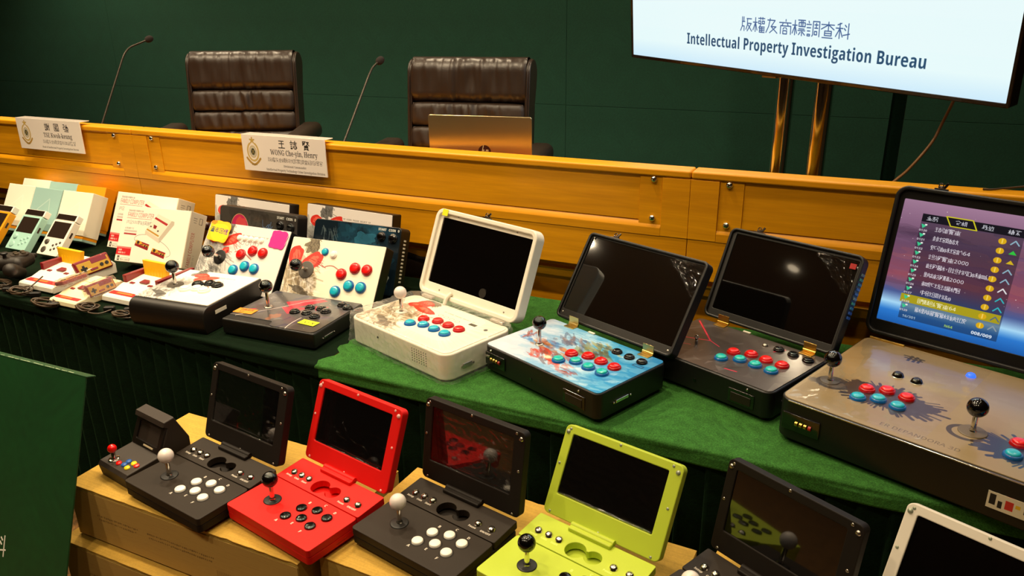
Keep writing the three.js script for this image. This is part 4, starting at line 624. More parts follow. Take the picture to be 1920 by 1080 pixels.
{ // two-player case with the lit menu screen
  const W = 0.64, d = 0.465, h = 0.105;
  const tan = art(1280, 930, (x, w, H) => {
    x.fillStyle = '#94805c'; x.fillRect(0, 0, w, H); for (let i = 0; i < 60; i++) blob(x, rnd() * w, rnd() * H, 100 + rnd() * 120, 60 + rnd() * 70, `rgba(${rnd() > 0.5 ? '176,156,120' : '150,128,92'},0.10)`, 0.4);
    const f = (u) => u / W * w, q = (v) => v / d * H;
    splash(x, w, H, [[f(0.17), q(0.315), 190, '#2e2628'], [f(0.475), q(0.36), 190, '#1c3050'], [f(0.05), q(0.335), 70, '#5c5044']]);
    x.strokeStyle = '#3a3028'; for (const [u, v] of [[0.055, 0.325], [0.345, 0.352]]) { x.lineWidth = 20; x.beginPath(); x.ellipse(f(u), q(v), 64, 58, 0, 0.4, 5.9); x.stroke(); }
    x.fillStyle = '#3e3428'; for (const [a, b, c, e] of [[0.112, 0.052, 0.05, 0.006], [0.117, 0.064, 0.044, 0.006], [0.127, 0.046, 0.007, 0.038], [0.139, 0.046, 0.007, 0.038], [0.15, 0.052, 0.006, 0.03]]) x.fillRect(f(a), q(b), f(c), q(e));
    say(x, 'ER DEPANDORA 3D', f(0.205), q(0.441), '36px sans-serif', '#5a4a34', 'left', f(0.165));
  });
  const menu = art(1400, 880, (x, w, H) => {
    const g = x.createLinearGradient(0, 0, 0, H); g.addColorStop(0, '#a07a94'); g.addColorStop(0.35, '#6c4a66'); g.addColorStop(0.6, '#8c4a5c'); g.addColorStop(0.74, '#4a5a90'); g.addColorStop(0.83, '#a8d8f4'); g.addColorStop(0.9, '#2c78cc'); g.addColorStop(1, '#1a5aa8'); x.fillStyle = g; x.fillRect(0, 0, w, H);
    for (let i = 0; i < 50; i++) blob(x, rnd() * w, H * (0.1 + 0.6 * rnd()), 90 + rnd() * 140, 16 + rnd() * 34, `rgba(${['170,90,90', '60,36,60', '120,90,120', '190,110,90'][i % 4]},0.16)`, 0.4); for (let i = 0; i < 60; i++) { x.fillStyle = 'rgba(255,240,230,0.7)'; x.beginPath(); x.arc(rnd() * w, rnd() * H * 0.8, 1 + rnd() * 2.5, 0, 7); x.fill(); }
    const L = 120, Wd = 520, T = 88; x.fillStyle = 'rgba(20,18,30,0.42)'; x.fillRect(L, T, Wd, 740); x.fillStyle = '#15131c'; x.fillRect(L, T, Wd, 54);
    const tab = (t, px, c = '#d8d8e0') => han(x, t, px, T + 12, 30, 31, 2.4, c); tab('全部', L + 24); tab('分類', L + 176); tab('最近', L + 310); tab('檢索', L + 440);
    x.strokeStyle = '#c8c020'; x.lineWidth = 7; x.beginPath(); x.moveTo(L + 126, T - 4); x.lineTo(L + 262, T - 4); x.lineTo(L + 290, T + 56); x.lineTo(L + 156, T + 56); x.closePath(); x.stroke();
    const rows = ['冒險賽車', '混合天堂', '黑巴斯鱸釣64', '印地賽車2000', '傑瑞米麥克格拉斯超級', '實況野球2000', '超手本能黃金', '中世紀格鬥', '瑪里奧賽車64', '米奇競賽計時挑戰'];
    rows.forEach((r, i) => {
      const y = T + 66 + i * 63; if (i === 8) { x.fillStyle = '#a89a1c'; x.fillRect(L - 12, y - 4, Wd + 4, 58); }
      x.fillStyle = '#3cc48c'; x.beginPath(); x.moveTo(L + 4, y + 4); x.lineTo(L + 34, y + 12); x.lineTo(L + 14, y + 34); x.fill(); x.fillStyle = '#e8e4e0'; x.fillRect(L + 24, y + 2, 12, 10);
      say(x, '0' + (120 + i), L - 2, y + 54, 'bold 20px sans-serif', '#c8c0c8'); han(x, r, L + 82, y + 10, 33, 34, 2.4, i === 8 ? '#f0ecc0' : '#dcd6dc');
      blob(x, L + 424, y + 28, 20, 20, '#d8a818', 0.02); x.fillStyle = '#f0d060'; x.fillRect(L + 421, y + 12, 6, 30);
      const cc = ['#8ab0c0', '#30c040', '#d0b020', '#8ab0c0', '#8ab0c0', '#e0e0e0', '#30b0b8', '#30b0b8', '#5a6a78', '#8a98a0'][i]; x.fillStyle = x.strokeStyle = cc; x.lineWidth = 7; x.beginPath(); x.moveTo(L + 466, y + 40); x.lineTo(L + 486, y + 14); x.lineTo(L + 506, y + 40); i > 0 && i < 3 ? x.fill() : x.stroke();
    });
    say(x, '16/301', L + 20, T + 728, 'bold 24px sans-serif', '#9ab0c0'); say(x, 'N64', L + 250, T + 728, 'bold 24px sans-serif', '#9ac060'); say(x, '008/009', L + 390, T + 728, 'bold 28px sans-serif', '#e0e8f0');
    x.fillStyle = '#38c0b8'; x.fillRect(780, 240, 480, 150); x.fillStyle = '#2a9a50'; blob(x, 840, 370, 100, 50, '#2a9a50', 0.3); x.fillStyle = '#d8e0dc'; x.fillRect(780, 400, 480, 110); x.fillStyle = '#5a7484'; x.fillRect(780, 500, 480, 150);
    ['#5a8ab0', '#c8a030', '#b08050', '#408050'].forEach((c, i) => { x.fillStyle = c; x.fillRect(860, 290 + i * 58, 70, 50); }); say(x, '8in1', 840, 640, 'bold 88px sans-serif', '#e03a2c');
    x.fillStyle = '#b8b040'; x.beginPath(); x.moveTo(830, 780); x.lineTo(880, 762); x.lineTo(930, 780); x.lineTo(880, 806); x.fill(); x.strokeStyle = '#7a9ab0'; x.lineWidth = 16; x.beginPath(); x.moveTo(880, 780); x.lineTo(892, 730); x.stroke(); blob(x, 896, 712, 24, 22, '#d02038', 0.02);
  });
  const c = briefcase({ w: W, d, h, lh: 0.39, lt: 0.05, r: 0.03, shell: BLACK, inset: 0.005, lip: 0.01, deep: 0.008, art: tan, foot: 0.01,
    label: 'large two-player briefcase console, tan panel, lit game list on its screen', xz: [0.03, -2.056], yaw: -20.6, lidDx: -0.013, ang: 78, scr: [0.022, 0.618, 0.046, 0.358], bezel: std(0x0a0908, 0.35), latch: 0.095,
    screenMat: std(0x050505, 0.25, { emissive: 0xffffff, emissiveMap: menu, emissiveIntensity: 1.0 }),
    buttons: { red: [[0.128, 0.304], [0.163, 0.281], [0.206, 0.285], [0.431, 0.326], [0.468, 0.305], [0.51, 0.308]], blue: [[0.13, 0.357], [0.165, 0.334], [0.207, 0.339], [0.434, 0.38], [0.47, 0.358], [0.512, 0.362]] } });
  const { t, P, lid } = c;
  joystick(t, ...P(0.05, 0.318), BLACK_GLOSS, { h: 0.038, r: 0.0195, disc: 0.022, dm: std(0x4a4034, 0.4) }); joystick(t, ...P(0.352, 0.337), BLACK_GLOSS, { h: 0.038, r: 0.02, disc: 0.027, dm: std(0x6a5c48, 0.4) });
  for (const [u, v] of [[0.15, 0.187], [0.192, 0.19]]) { const b = part(t, 'dome_button', domeG, BLACK_GLOSS, P(u, v)); b.scale.setScalar(1.7); part(b, 'chrome_ring', new THREE.TorusGeometry(0.0078, 0.0006, 8, 24).rotateX(Math.PI / 2), CHROME); }
  part(t, 'blue_led_switch', domeG, std(0x2040a0, 0.3, { emissive: 0x3a70ff, emissiveIntensity: 1.2 }), P(0.268, 0.072)).scale.setScalar(1.4);
  const lk = part(t, 'combination_lock', rbox(0.085, 0.04, 0.006, 0.002), BLACK_GLOSS, [0.06 - W / 2, 0.055, d / 2 + 0.001]); for (let i = 0; i < 4; i++) part(lk, 'number_wheel', cyl(0.006, 0.006, 16).rotateZ(Math.PI / 2), i < 3 ? BRASS : std(0xa02010, 0.4), [-0.008 + i * 0.01, 0, 0.002]);
  part(t, 'front_sticker', rbox(0.1, 0.035, 0.001, 0.0003), std(0xffffff, 0.6, { map: art(256, 96, (x) => { x.fillStyle = '#d8cfb4'; x.fillRect(0, 0, 256, 96); x.fillStyle = '#1a1612'; x.fillRect(10, 12, 26, 60); x.fillRect(46, 40, 18, 40); x.fillStyle = '#c03020'; x.fillRect(76, 24, 34, 50); x.fillStyle = '#d8b020'; x.fillRect(118, 30, 20, 20); say(x, 'PASS', 150, 66, 'bold 40px sans-serif', '#2a2420'); }) }), [0.475 - W / 2, 0.05, d / 2 + 0.001]);
  part(t, 'metal_strip', rbox(0.085, 0.006, 0.006, 0.001), BRASS, P(0.055, 0.01, h + 0.002)); part(t, 'trim_edge', merge([shift(rbox(W - 0.05, 0.003, 0.003, 0.001), 0, 0, d / 2 - 0.001)]), CHROME, [0, h - 0.004, 0]);
  part(t, 'clear_film', displace(new THREE.PlaneGeometry(0.28, 0.44, 30, 40).rotateX(-Math.PI / 2), (X, Y, Z) => [0, 0.0012 * (1 + N(X * 30, Z * 30, 2) + N(X * 70, Z * 70, 5)) * (X < -0.08 || Z > 0.17 ? 1.4 : 0.25), 0]), FILM, P(0.155, 0.232, h + 0.001));
  const ra = new THREE.RectAreaLight(0x8a90c8, 0.35, 0.58, 0.3); ra.name = 'screen_light'; ra.position.set(0, 0.2, 0.002); ra.rotation.set(0, Math.PI, 0); lid.add(ra);
}

// ---------------------------------------------------------------- arcade joysticks on the left table
const stickArt = inkArt('#e9e1dc', false, [[0.12, 0.24, 0.075, 0.085, -0.2], [0.34, 0.24, 0.11, 0.08, -0.6], [0.3, 0.42, 0.045, 0.05, -0.6]]);
const stickArt2 = inkArt('#f3ecd4', true, [[0.08, 0.3, 0.075, 0.17, 0.1], [0.27, 0.36, 0.12, 0.12, -0.7]], 900, 540, false);
function standing(name, label, { x, z, y = 0.735, yaw, lean, w, h, t, r = 0.004, face, body = BLACK, rough = 0.35 }) {
  // front face bottom-left at (x, z); the body leans back on its rear lower edge
  const ra = yaw * D, o = thing(name, label, 'arcade joystick', [x + w / 2 * Math.cos(ra), y + t * Math.sin(lean * D), z - w / 2 * Math.sin(ra)], yaw);
  o.rotation.x = -lean * D;
  part(o, 'body', ext(rrShape(w, h, r, 0, h / 2), t - 0.002, w, h, 0.002), body, [0, 0, -0.002]);
  part(o, 'face_plate', ext(rrShape(w - 0.003, h - 0.003, r, 0, h / 2), 0.003, w, h, 0.0006).translate(0, 0, 0), phy(0xffffff, rough, { map: face, clearcoat: 0.3, clearcoatRoughness: 0.2 }), [0, 0, 0]);
  const u = face && o.children[1].geometry.attributes.uv; if (u) for (let i = 0; i < u.count; i++) u.setY(i, u.getY(i) - 0.5);
  const F = (a, b) => [(a - 0.5) * w, (1 - b) * h, 0];
  return { o, F };
}
const fwd = [Math.PI / 2, 0, 0];
{
  const { o, F } = standing('arcade_joystick', 'white-faced standing joystick with the orange handwritten sign', { x: -2.1, z: -1.79, yaw: 0, lean: 36, w: 0.36, h: 0.236, t: 0.05, face: stickArt });
  joystick(o, ...F(0.26, 0.53), BLACK_GLOSS, { tilt: fwd, h: 0.04, r: 0.021, disc: 0.026 });
  for (const [a, b] of [[0.515, 0.475], [0.64, 0.40], [0.765, 0.41]]) button(o, ...F(a - 0.01, b - 0.03), BTN_REDRIM, BTN_RED, 1.1, fwd);
  for (const [a, b] of [[0.485, 0.71], [0.605, 0.63], [0.725, 0.645]]) button(o, ...F(a - 0.01, b - 0.02), BTN_BLUERIM, BTN_BLUE, 1.1, fwd);
  for (const a of [0.42, 0.49, 0.555, 0.62, 0.69]) button(o, ...F(a, 0.2), BTN_WHITE, BTN_WHITE, 0.6, fwd);
}
{
  const { o, F } = standing('arcade_joystick', 'cream-faced standing joystick with a large red print, behind the holographic joystick', { x: -1.723, z: -1.806, yaw: 3, lean: 33, w: 0.3585, h: 0.215, t: 0.05, face: stickArt2 });
  joystick(o, ...F(0.23, 0.5), BLACK_GLOSS, { tilt: fwd, h: 0.04, r: 0.0205, disc: 0.029, dm: std(0x55504a, 0.4) });
  for (const [a, b] of [[0.62, 0.53], [0.745, 0.415], [0.87, 0.42]]) button(o, ...F(a - 0.01, b - 0.03), BTN_REDRIM, BTN_RED, 1.1, fwd);
  for (const [a, b] of [[0.6, 0.79], [0.725, 0.68], [0.85, 0.68]]) button(o, ...F(a - 0.01, b - 0.02), BTN_BLUERIM, BTN_BLUE, 1.1, fwd);
  button(o, ...F(0.385, 0.19), BTN_BLUERIM, BTN_BLUE, 0.75, fwd); button(o, ...F(0.48, 0.22), BTN_WHITE, BTN_WHITE, 0.75, fwd);
}
{
  const night = art(900, 586, (x, w, h) => {
    x.fillStyle = '#0c1a24'; x.fillRect(0, 0, w, h); for (let i = 0; i < 90; i++) blob(x, w * (0.35 + 0.5 * rnd()), h * rnd(), 40 + rnd() * 80, 30 + rnd() * 60, `rgba(${rnd() > 0.45 ? '36,92,120' : '10,24,36'},0.22)`, 0.4);
    blob(x, w * 0.6, h * 0.22, 110, 60, 'rgba(50,120,150,0.6)', 0.3); strokes(x, 40, [w * 0.1, h * 0.05, w * 0.3, h * 0.5], 60, 1.3, 0.7, () => 'rgba(130,140,140,0.35)', 8); blob(x, w * 0.85, h * 0.75, 70, 46, '#8a9290', 0.15);
    say(x, 'START', w * 0.79, h * 0.07, 'bold 28px sans-serif', '#e8e8e0', 'center'); say(x, 'COIN ▸0', w * 0.92, h * 0.07, 'bold 28px sans-serif', '#e8e8e0', 'center'); say(x, 'B', w * 0.66, h * 0.35, 'bold 32px sans-serif', '#d8d8d0'); say(x, 'C', w * 0.81, h * 0.35, 'bold 32px sans-serif', '#d8d8d0');
  });
  const { o, F } = standing('arcade_joystick', 'standing joystick with a dark teal night-coloured face, behind the cream one', { x: -1.742, z: -1.976, yaw: 1, lean: 20.8, w: 0.351, h: 0.229, t: 0.06, r: 0.014, face: night, rough: 0.25 });
  for (const [a, b] of [[0.79, 0.16], [0.92, 0.17], [0.68, 0.43], [0.83, 0.45]]) button(o, ...F(a, b), BLACK_GLOSS, BLACK_GLOSS, 0.95, fwd);
  for (let i = 0; i < 12; i++) part(o, 'side_stud', rbox(0.003, 0.006, 0.012, 0.001), OFFWHITE, [0.176, 0.05 + i * 0.0125, -0.03]);
}
{
  const { o } = standing('arcade_joystick', 'white-faced standing joystick at the back, beside the wooden rostrum above the teal face', { x: -1.873, z: -2.122, yaw: -4, lean: 11.5, w: 0.39, h: 0.246, t: 0.05, face: stickArt }); void o;
}
{
  const pinkArt = art(900, 580, (x, w, h) => {
    x.fillStyle = '#3e3a36'; x.fillRect(0, 0, w, h); for (let i = 0; i < 50; i++) blob(x, rnd() * w, rnd() * h, 40 + rnd() * 90, 30 + rnd() * 60, `rgba(${rnd() > 0.5 ? '84,80,74' : '34,30,28'},0.25)`, 0.4);
    blob(x, w * 0.27, h * 0.3, 100, 120, '#c22f5c', 0.06); blob(x, w * 0.29, h * 0.22, 60, 60, 'rgba(226,90,70,0.6)', 0.3); x.strokeStyle = '#e0a070'; x.lineWidth = 5; x.beginPath(); x.ellipse(w * 0.27, h * 0.3, 102, 122, 0, 3.3, 6.1); x.stroke();
    x.strokeStyle = '#8a8a90'; x.lineWidth = 8; x.beginPath(); x.ellipse(w * 0.52, h * 0.42, 110, 70, 0, 3.4, 6); x.stroke(); strokes(x, 30, [w * 0.56, h * 0.2, w * 0.66, h * 0.42], 60, -0.6, 2.4, () => 'rgba(96,150,220,0.7)', 6);
    say(x, 'START', w * 0.79, h * 0.08, 'bold 28px sans-serif', '#e8e8e0', 'center'); say(x, 'COIN ▸0', w * 0.92, h * 0.08, 'bold 28px sans-serif', '#e8e8e0', 'center');
  });
  const { o, F } = standing('arcade_joystick', 'standing joystick with a dark grey face and pink disc print', { x: -2.149, z: -1.972, yaw: -3, lean: 11.5, w: 0.375, h: 0.247, t: 0.05, r: 0.012, face: pinkArt, rough: 0.25 });
  for (const [a, b] of [[0.79, 0.17], [0.92, 0.18]]) button(o, ...F(a, b), BLACK_GLOSS, BLACK_GLOSS, 0.95, fwd);
  joystick(o, ...F(1.0, 0.42), BLACK_GLOSS, { tilt: fwd, h: 0.03, disc: 0 });
}
{
  const { o, F } = standing('arcade_joystick', 'white-faced standing joystick at the back, above the grey face with the pink disc', { x: -2.305, z: -2.102, yaw: -4, lean: 11.5, w: 0.39, h: 0.246, t: 0.05, face: stickArt });
  part(o, 'lime_sticker', cyl(0.012, 0.001, 20).rotateX(Math.PI / 2), std(0xc8dc20, 0.5), [...F(0.88, 0.25).slice(0, 2), 0.0008]);
  joystick(o, ...F(0.0, 0.5), phy(0x30100a, 0.15, { clearcoat: 0.6 }), { tilt: fwd, h: 0.02, disc: 0 });
}
{ // flat white-topped joystick with a rounded black front
  const w = 0.288, d = 0.28, t = placed('arcade_joystick', 'white-topped joystick with a deep rounded black front, lying on the dark cloth', 'arcade joystick', [-2.066, -1.777], w, d, 0.735, 5);
  const s = new THREE.Shape(); s.moveTo(-d / 2, 0); s.lineTo(d / 2 - 0.012, 0); s.quadraticCurveTo(d / 2 + 0.002, 0.028, d / 2 - 0.006, 0.056); s.quadraticCurveTo(d / 2 - 0.01, 0.076, d / 2 - 0.03, 0.078); s.lineTo(-d / 2, 0.083);
  part(t, 'body', new THREE.ExtrudeGeometry(s, { depth: w - 0.006, bevelEnabled: true, bevelSize: 0.002, bevelThickness: 0.003, bevelSegments: 2, curveSegments: 14 }).rotateY(-Math.PI / 2).translate(w / 2 - 0.003, 0.002, 0), std(0x120d09, 0.42));
  const a = Math.atan2(0.005, d - 0.03), yc = 0.0888, P = (u, v) => [u - w / 2, yc + (d / 2 - v - 0.014) * Math.tan(a) + 0.0004, v - d / 2];
  part(t, 'face_plate', flat(ext(rrShape(w - 0.006, d - 0.034, 0.004), 0.004, w, d - 0.034, 0.0008)), phy(0xffffff, 0.35, { map: inkArt('#f4eee0', false, [[0.3, 0.16, 0.1, 0.075, 0], [0.42, 0.22, 0.14, 0.06, -0.3], [0.36, 0.3, 0.07, 0.05, -0.2]]), clearcoat: 0.3 }), [0, yc, -0.014], [a, 0, 0]);
  joystick(t, ...P(0.062, 0.138), BLACK_GLOSS, { h: 0.044, r: 0.021, disc: 0.026, dm: std(0x4a4238, 0.5), tilt: [a, 0, 0] });
  for (const [u, v] of [[0.132, 0.115], [0.167, 0.1], [0.202, 0.106]]) button(t, ...P(u, v), BLACK_GLOSS, BLACK_GLOSS, 1.1, [a, 0, 0]);
  for (const [u, v] of [[0.124, 0.164], [0.159, 0.15], [0.193, 0.158]]) button(t, ...P(u, v), BTN_WHITE, BTN_WHITE, 1.1, [a, 0, 0]);
  part(t, 'side_label', rbox(0.001, 0.012, 0.05, 0.0003), OFFWHITE, [w / 2 + 0.0004, 0.055, 0.06]);
}
{ // flat black joystick with shard art and two notes
  const w = 0.335, d = 0.255, h = 0.052, t = placed('arcade_joystick', 'flat black joystick with red and silver shard picture and yellow note', 'arcade joystick', [-1.728, -1.812], w, d, 0.735, 2.5);
  const tex = art(1024, 780, (x, W, H) => {
    x.fillStyle = '#4c4a4a'; x.fillRect(0, 0, W, H); for (let i = 0; i < 90; i++) { const cx = rnd() * W, cy = rnd() * H, s = 40 + rnd() * 170; x.fillStyle = ['rgba(36,40,72,0.6)', 'rgba(120,120,124,0.5)', 'rgba(60,56,56,0.6)', 'rgba(86,84,96,0.5)'][i % 4]; x.beginPath(); x.moveTo(cx, cy); x.lineTo(cx + s * (rnd() - 0.3), cy + s * (rnd() - 0.6)); x.lineTo(cx + s * (rnd() - 0.7), cy + s * rnd()); x.fill(); }
    for (const p of [[0.3, 0.3, 0.55, 0.05, 0.66, 0.1, 0.44, 0.46], [0.34, 0.46, 0.6, 0.36, 0.5, 0.62], [0.62, 0.3, 0.76, 0.26, 0.7, 0.42], [0.02, 0.7, 0.16, 0.6, 0.1, 0.8]]) { x.fillStyle = '#c01c38'; x.beginPath(); for (let i = 0; i < p.length; i += 2) x.lineTo(p[i] * W, p[i + 1] * H); x.fill(); }
    x.strokeStyle = '#e8dcd4'; x.lineWidth = 6; x.beginPath(); x.moveTo(W * 0.05, H * 0.9); x.quadraticCurveTo(W * 0.3, H * 0.6, W * 0.46, H * 0.22); x.lineTo(W * 0.6, H * 0.04); x.moveTo(W * 0.68, H * 0.66); x.quadraticCurveTo(W * 0.66, H * 0.85, W * 0.7, H); x.stroke();
    blob(x, W * 0.42, H * 0.75, 50, 70, 'rgba(150,90,60,0.7)', 0.4); x.fillStyle = 'rgba(60,52,44,0.75)'; x.fillRect(W * 0.72, H * 0.62, W * 0.28, H * 0.38); strokes(x, 30, [0, 0, W, H], 40, 0, 6, () => 'rgba(235,230,225,0.4)', 3);
  });
  part(t, 'body', rbox(w, h - 0.003, d, 0.006, 3), BLACK, [0, (h - 0.003) / 2 + 0.002, 0]);
  const s = new THREE.Shape(), hw = w / 2 - 0.004, hd = d / 2 - 0.004; s.moveTo(-hw, -hd + 0.03); s.lineTo(-0.012, -hd + 0.03); s.quadraticCurveTo(0, -hd + 0.03, 0.002, -hd + 0.014); s.quadraticCurveTo(0.004, -hd, 0.018, -hd); s.lineTo(hw - 0.02, -hd); s.quadraticCurveTo(hw, -hd, hw, -hd + 0.02); s.lineTo(hw, hd); s.lineTo(-hw, hd);
  part(t, 'face_plate', flat(ext(s, 0.004, w, d, 0.0006)), phy(0xffffff, 0.3, { map: tex, clearcoat: 0.35, clearcoatRoughness: 0.08, specularIntensity: 0.5 }), [0, h + 0.001, 0]);
  const P = (u, v) => [u - w / 2, h + 0.0012, v - d / 2];
  joystick(t, ...P(0.076, 0.132), BLACK_GLOSS, { h: 0.05, r: 0.0205, disc: 0.014, dm: STEEL });
  for (const [u, v] of [[0.182, 0.14], [0.205, 0.095], [0.222, 0.135], [0.243, 0.09], [0.27, 0.105], [0.262, 0.15], [0.285, 0.04], [0.315, 0.055]]) button(t, ...P(u, v), BLACK_GLOSS, BLACK_GLOSS, 0.95);
  part(t, 'side_socket', merge([rbox(0.003, 0.007, 0.04, 0.001), shift(new THREE.SphereGeometry(0.0028, 10, 8), 0, 0, 0.027), shift(new THREE.SphereGeometry(0.0028, 10, 8), 0, 0, -0.027)]), CHROME, [w / 2 + 0.0006, 0.022, 0.06]);
  const r = t.rotation.y, W2 = (u, v, y) => [t.position.x + (u - w / 2) * Math.cos(r) + (v - d / 2) * Math.sin(r), 0.735 + y, t.position.z - (u - w / 2) * Math.sin(r) + (v - d / 2) * Math.cos(r)];
  const note = (c, f) => std(0xffffff, 0.7, { map: art(320, 180, (x) => { x.fillStyle = c; x.fillRect(0, 0, 320, 180); f(x); }) });
  const paper = () => flat(displaceFlat(uvXY(new THREE.PlaneGeometry(0.06, 0.032, 12, 6), 0.06, 0.032)));
  const orange = solo('price_note', 'orange handwritten note at the corner of the shard-picture joystick', 'note', flatNote(0.068, 0.036), note('#f58a16', (x) => { han(x, '月光寶盒', 60, 24, 50, 54, 6, '#a01c10'); say(x, 'XT代', 70, 150, 'italic bold 64px sans-serif', '#5a1a08'); }), W2(0.036, 0.188, h + 0.003), [0, 0.09, 0]); void orange; void paper;
  solo('price_note', 'yellow handwritten note on the front of the shard-picture joystick', 'note', flatNote(0.06, 0.03), note('#e8ee1a', (x) => { x.strokeStyle = '#26261a'; say(x, 'XT', 60, 130, 'italic bold 92px sans-serif', '#26261a'); glyph(x, '代', 190, 50, 84, 9); }), W2(0.275, 0.196, h + 0.003), [0, -0.05, 0]);
}
function displaceFlat(g) { return g; }
function flatNote(w, h) { return flat(ext(rrShape(w, h, 0.001), 0.0006, w, h, 0.0001)); }
// star-shaped price signs stuck to the standing joystick
function signShape(w, h, n, depth) { const s = new THREE.Shape(); for (let i = 0; i <= n; i++) { const a = i / n * 2 * Math.PI, c = Math.cos(a), q = Math.sin(a), m = 1 / Math.pow(Math.pow(Math.abs(c), 6) + Math.pow(Math.abs(q), 6), 1 / 6), k = m * (1 - depth * (0.5 + 0.5 * Math.sin(a * 9 + 1)) - depth * 0.6 * (i % 2)); const X = c * w / 2 * k, Y = q * h / 2 * k; i ? s.lineTo(X, Y) : s.moveTo(X, Y); } return s; }
{
  const face = (a, b, off) => { const w = 0.36, h = 0.236, le = 36 * D, y = 0.735 + 0.05 * Math.sin(le), d = (1 - b) * h; return [-2.1 + a * w, y + d * Math.cos(le) + off * Math.sin(le), -1.79 - d * Math.sin(le) + off * Math.cos(le)]; };
  const t1 = solo('handwritten_sign', 'orange and yellow wavy-edged handwritten sign on the standing joystick', 'sign', ext(signShape(0.098, 0.078, 90, 0.06), 0.0012, 0.1, 0.08, 0.0002), std(0xffffff, 0.6, { map: art(400, 320, (x) => {
    x.fillStyle = '#f08c14'; x.fillRect(0, 0, 400, 320); x.fillStyle = '#f9c710'; x.fillRect(14, 12, 372, 296); blob(x, 60, 40, 60, 34, '#f08c14', 0.2); blob(x, 214, 172, 175, 125, '#fbd61e', 0.06); x.save(); x.translate(200, 160); x.rotate(0.02); [...'童年回憶'].forEach((c, i) => { x.strokeStyle = ['#2a4a5c', '#3a3a5a', '#4a3a6c', '#7a3a86'][i]; glyph(x, c, -158 + i * 81, -50, 76, 8); }); x.restore(); }) }), face(0.175, 0.16, 0.012), [-36 * D + 0.05, 0, -0.06]);
  void t1;
  solo('blank_sign', 'blank magenta wavy-edged sign at the corner of the standing joystick', 'sign', ext(signShape(0.072, 0.066, 72, 0.07), 0.0012, 0.08, 0.08, 0.0002), std(0xffffff, 0.6, { map: art(256, 256, (x) => { x.fillStyle = '#e89ac0'; x.fillRect(0, 0, 256, 256); x.fillStyle = '#ee0a86'; x.fillRect(22, 20, 212, 214); strokes(x, 20, [20, 20, 236, 236], 30, 1.2, 3, () => 'rgba(255,60,150,0.5)', 5); }) }), face(0.885, 0.15, 0.003), [-36 * D, 0, -0.05]);
}

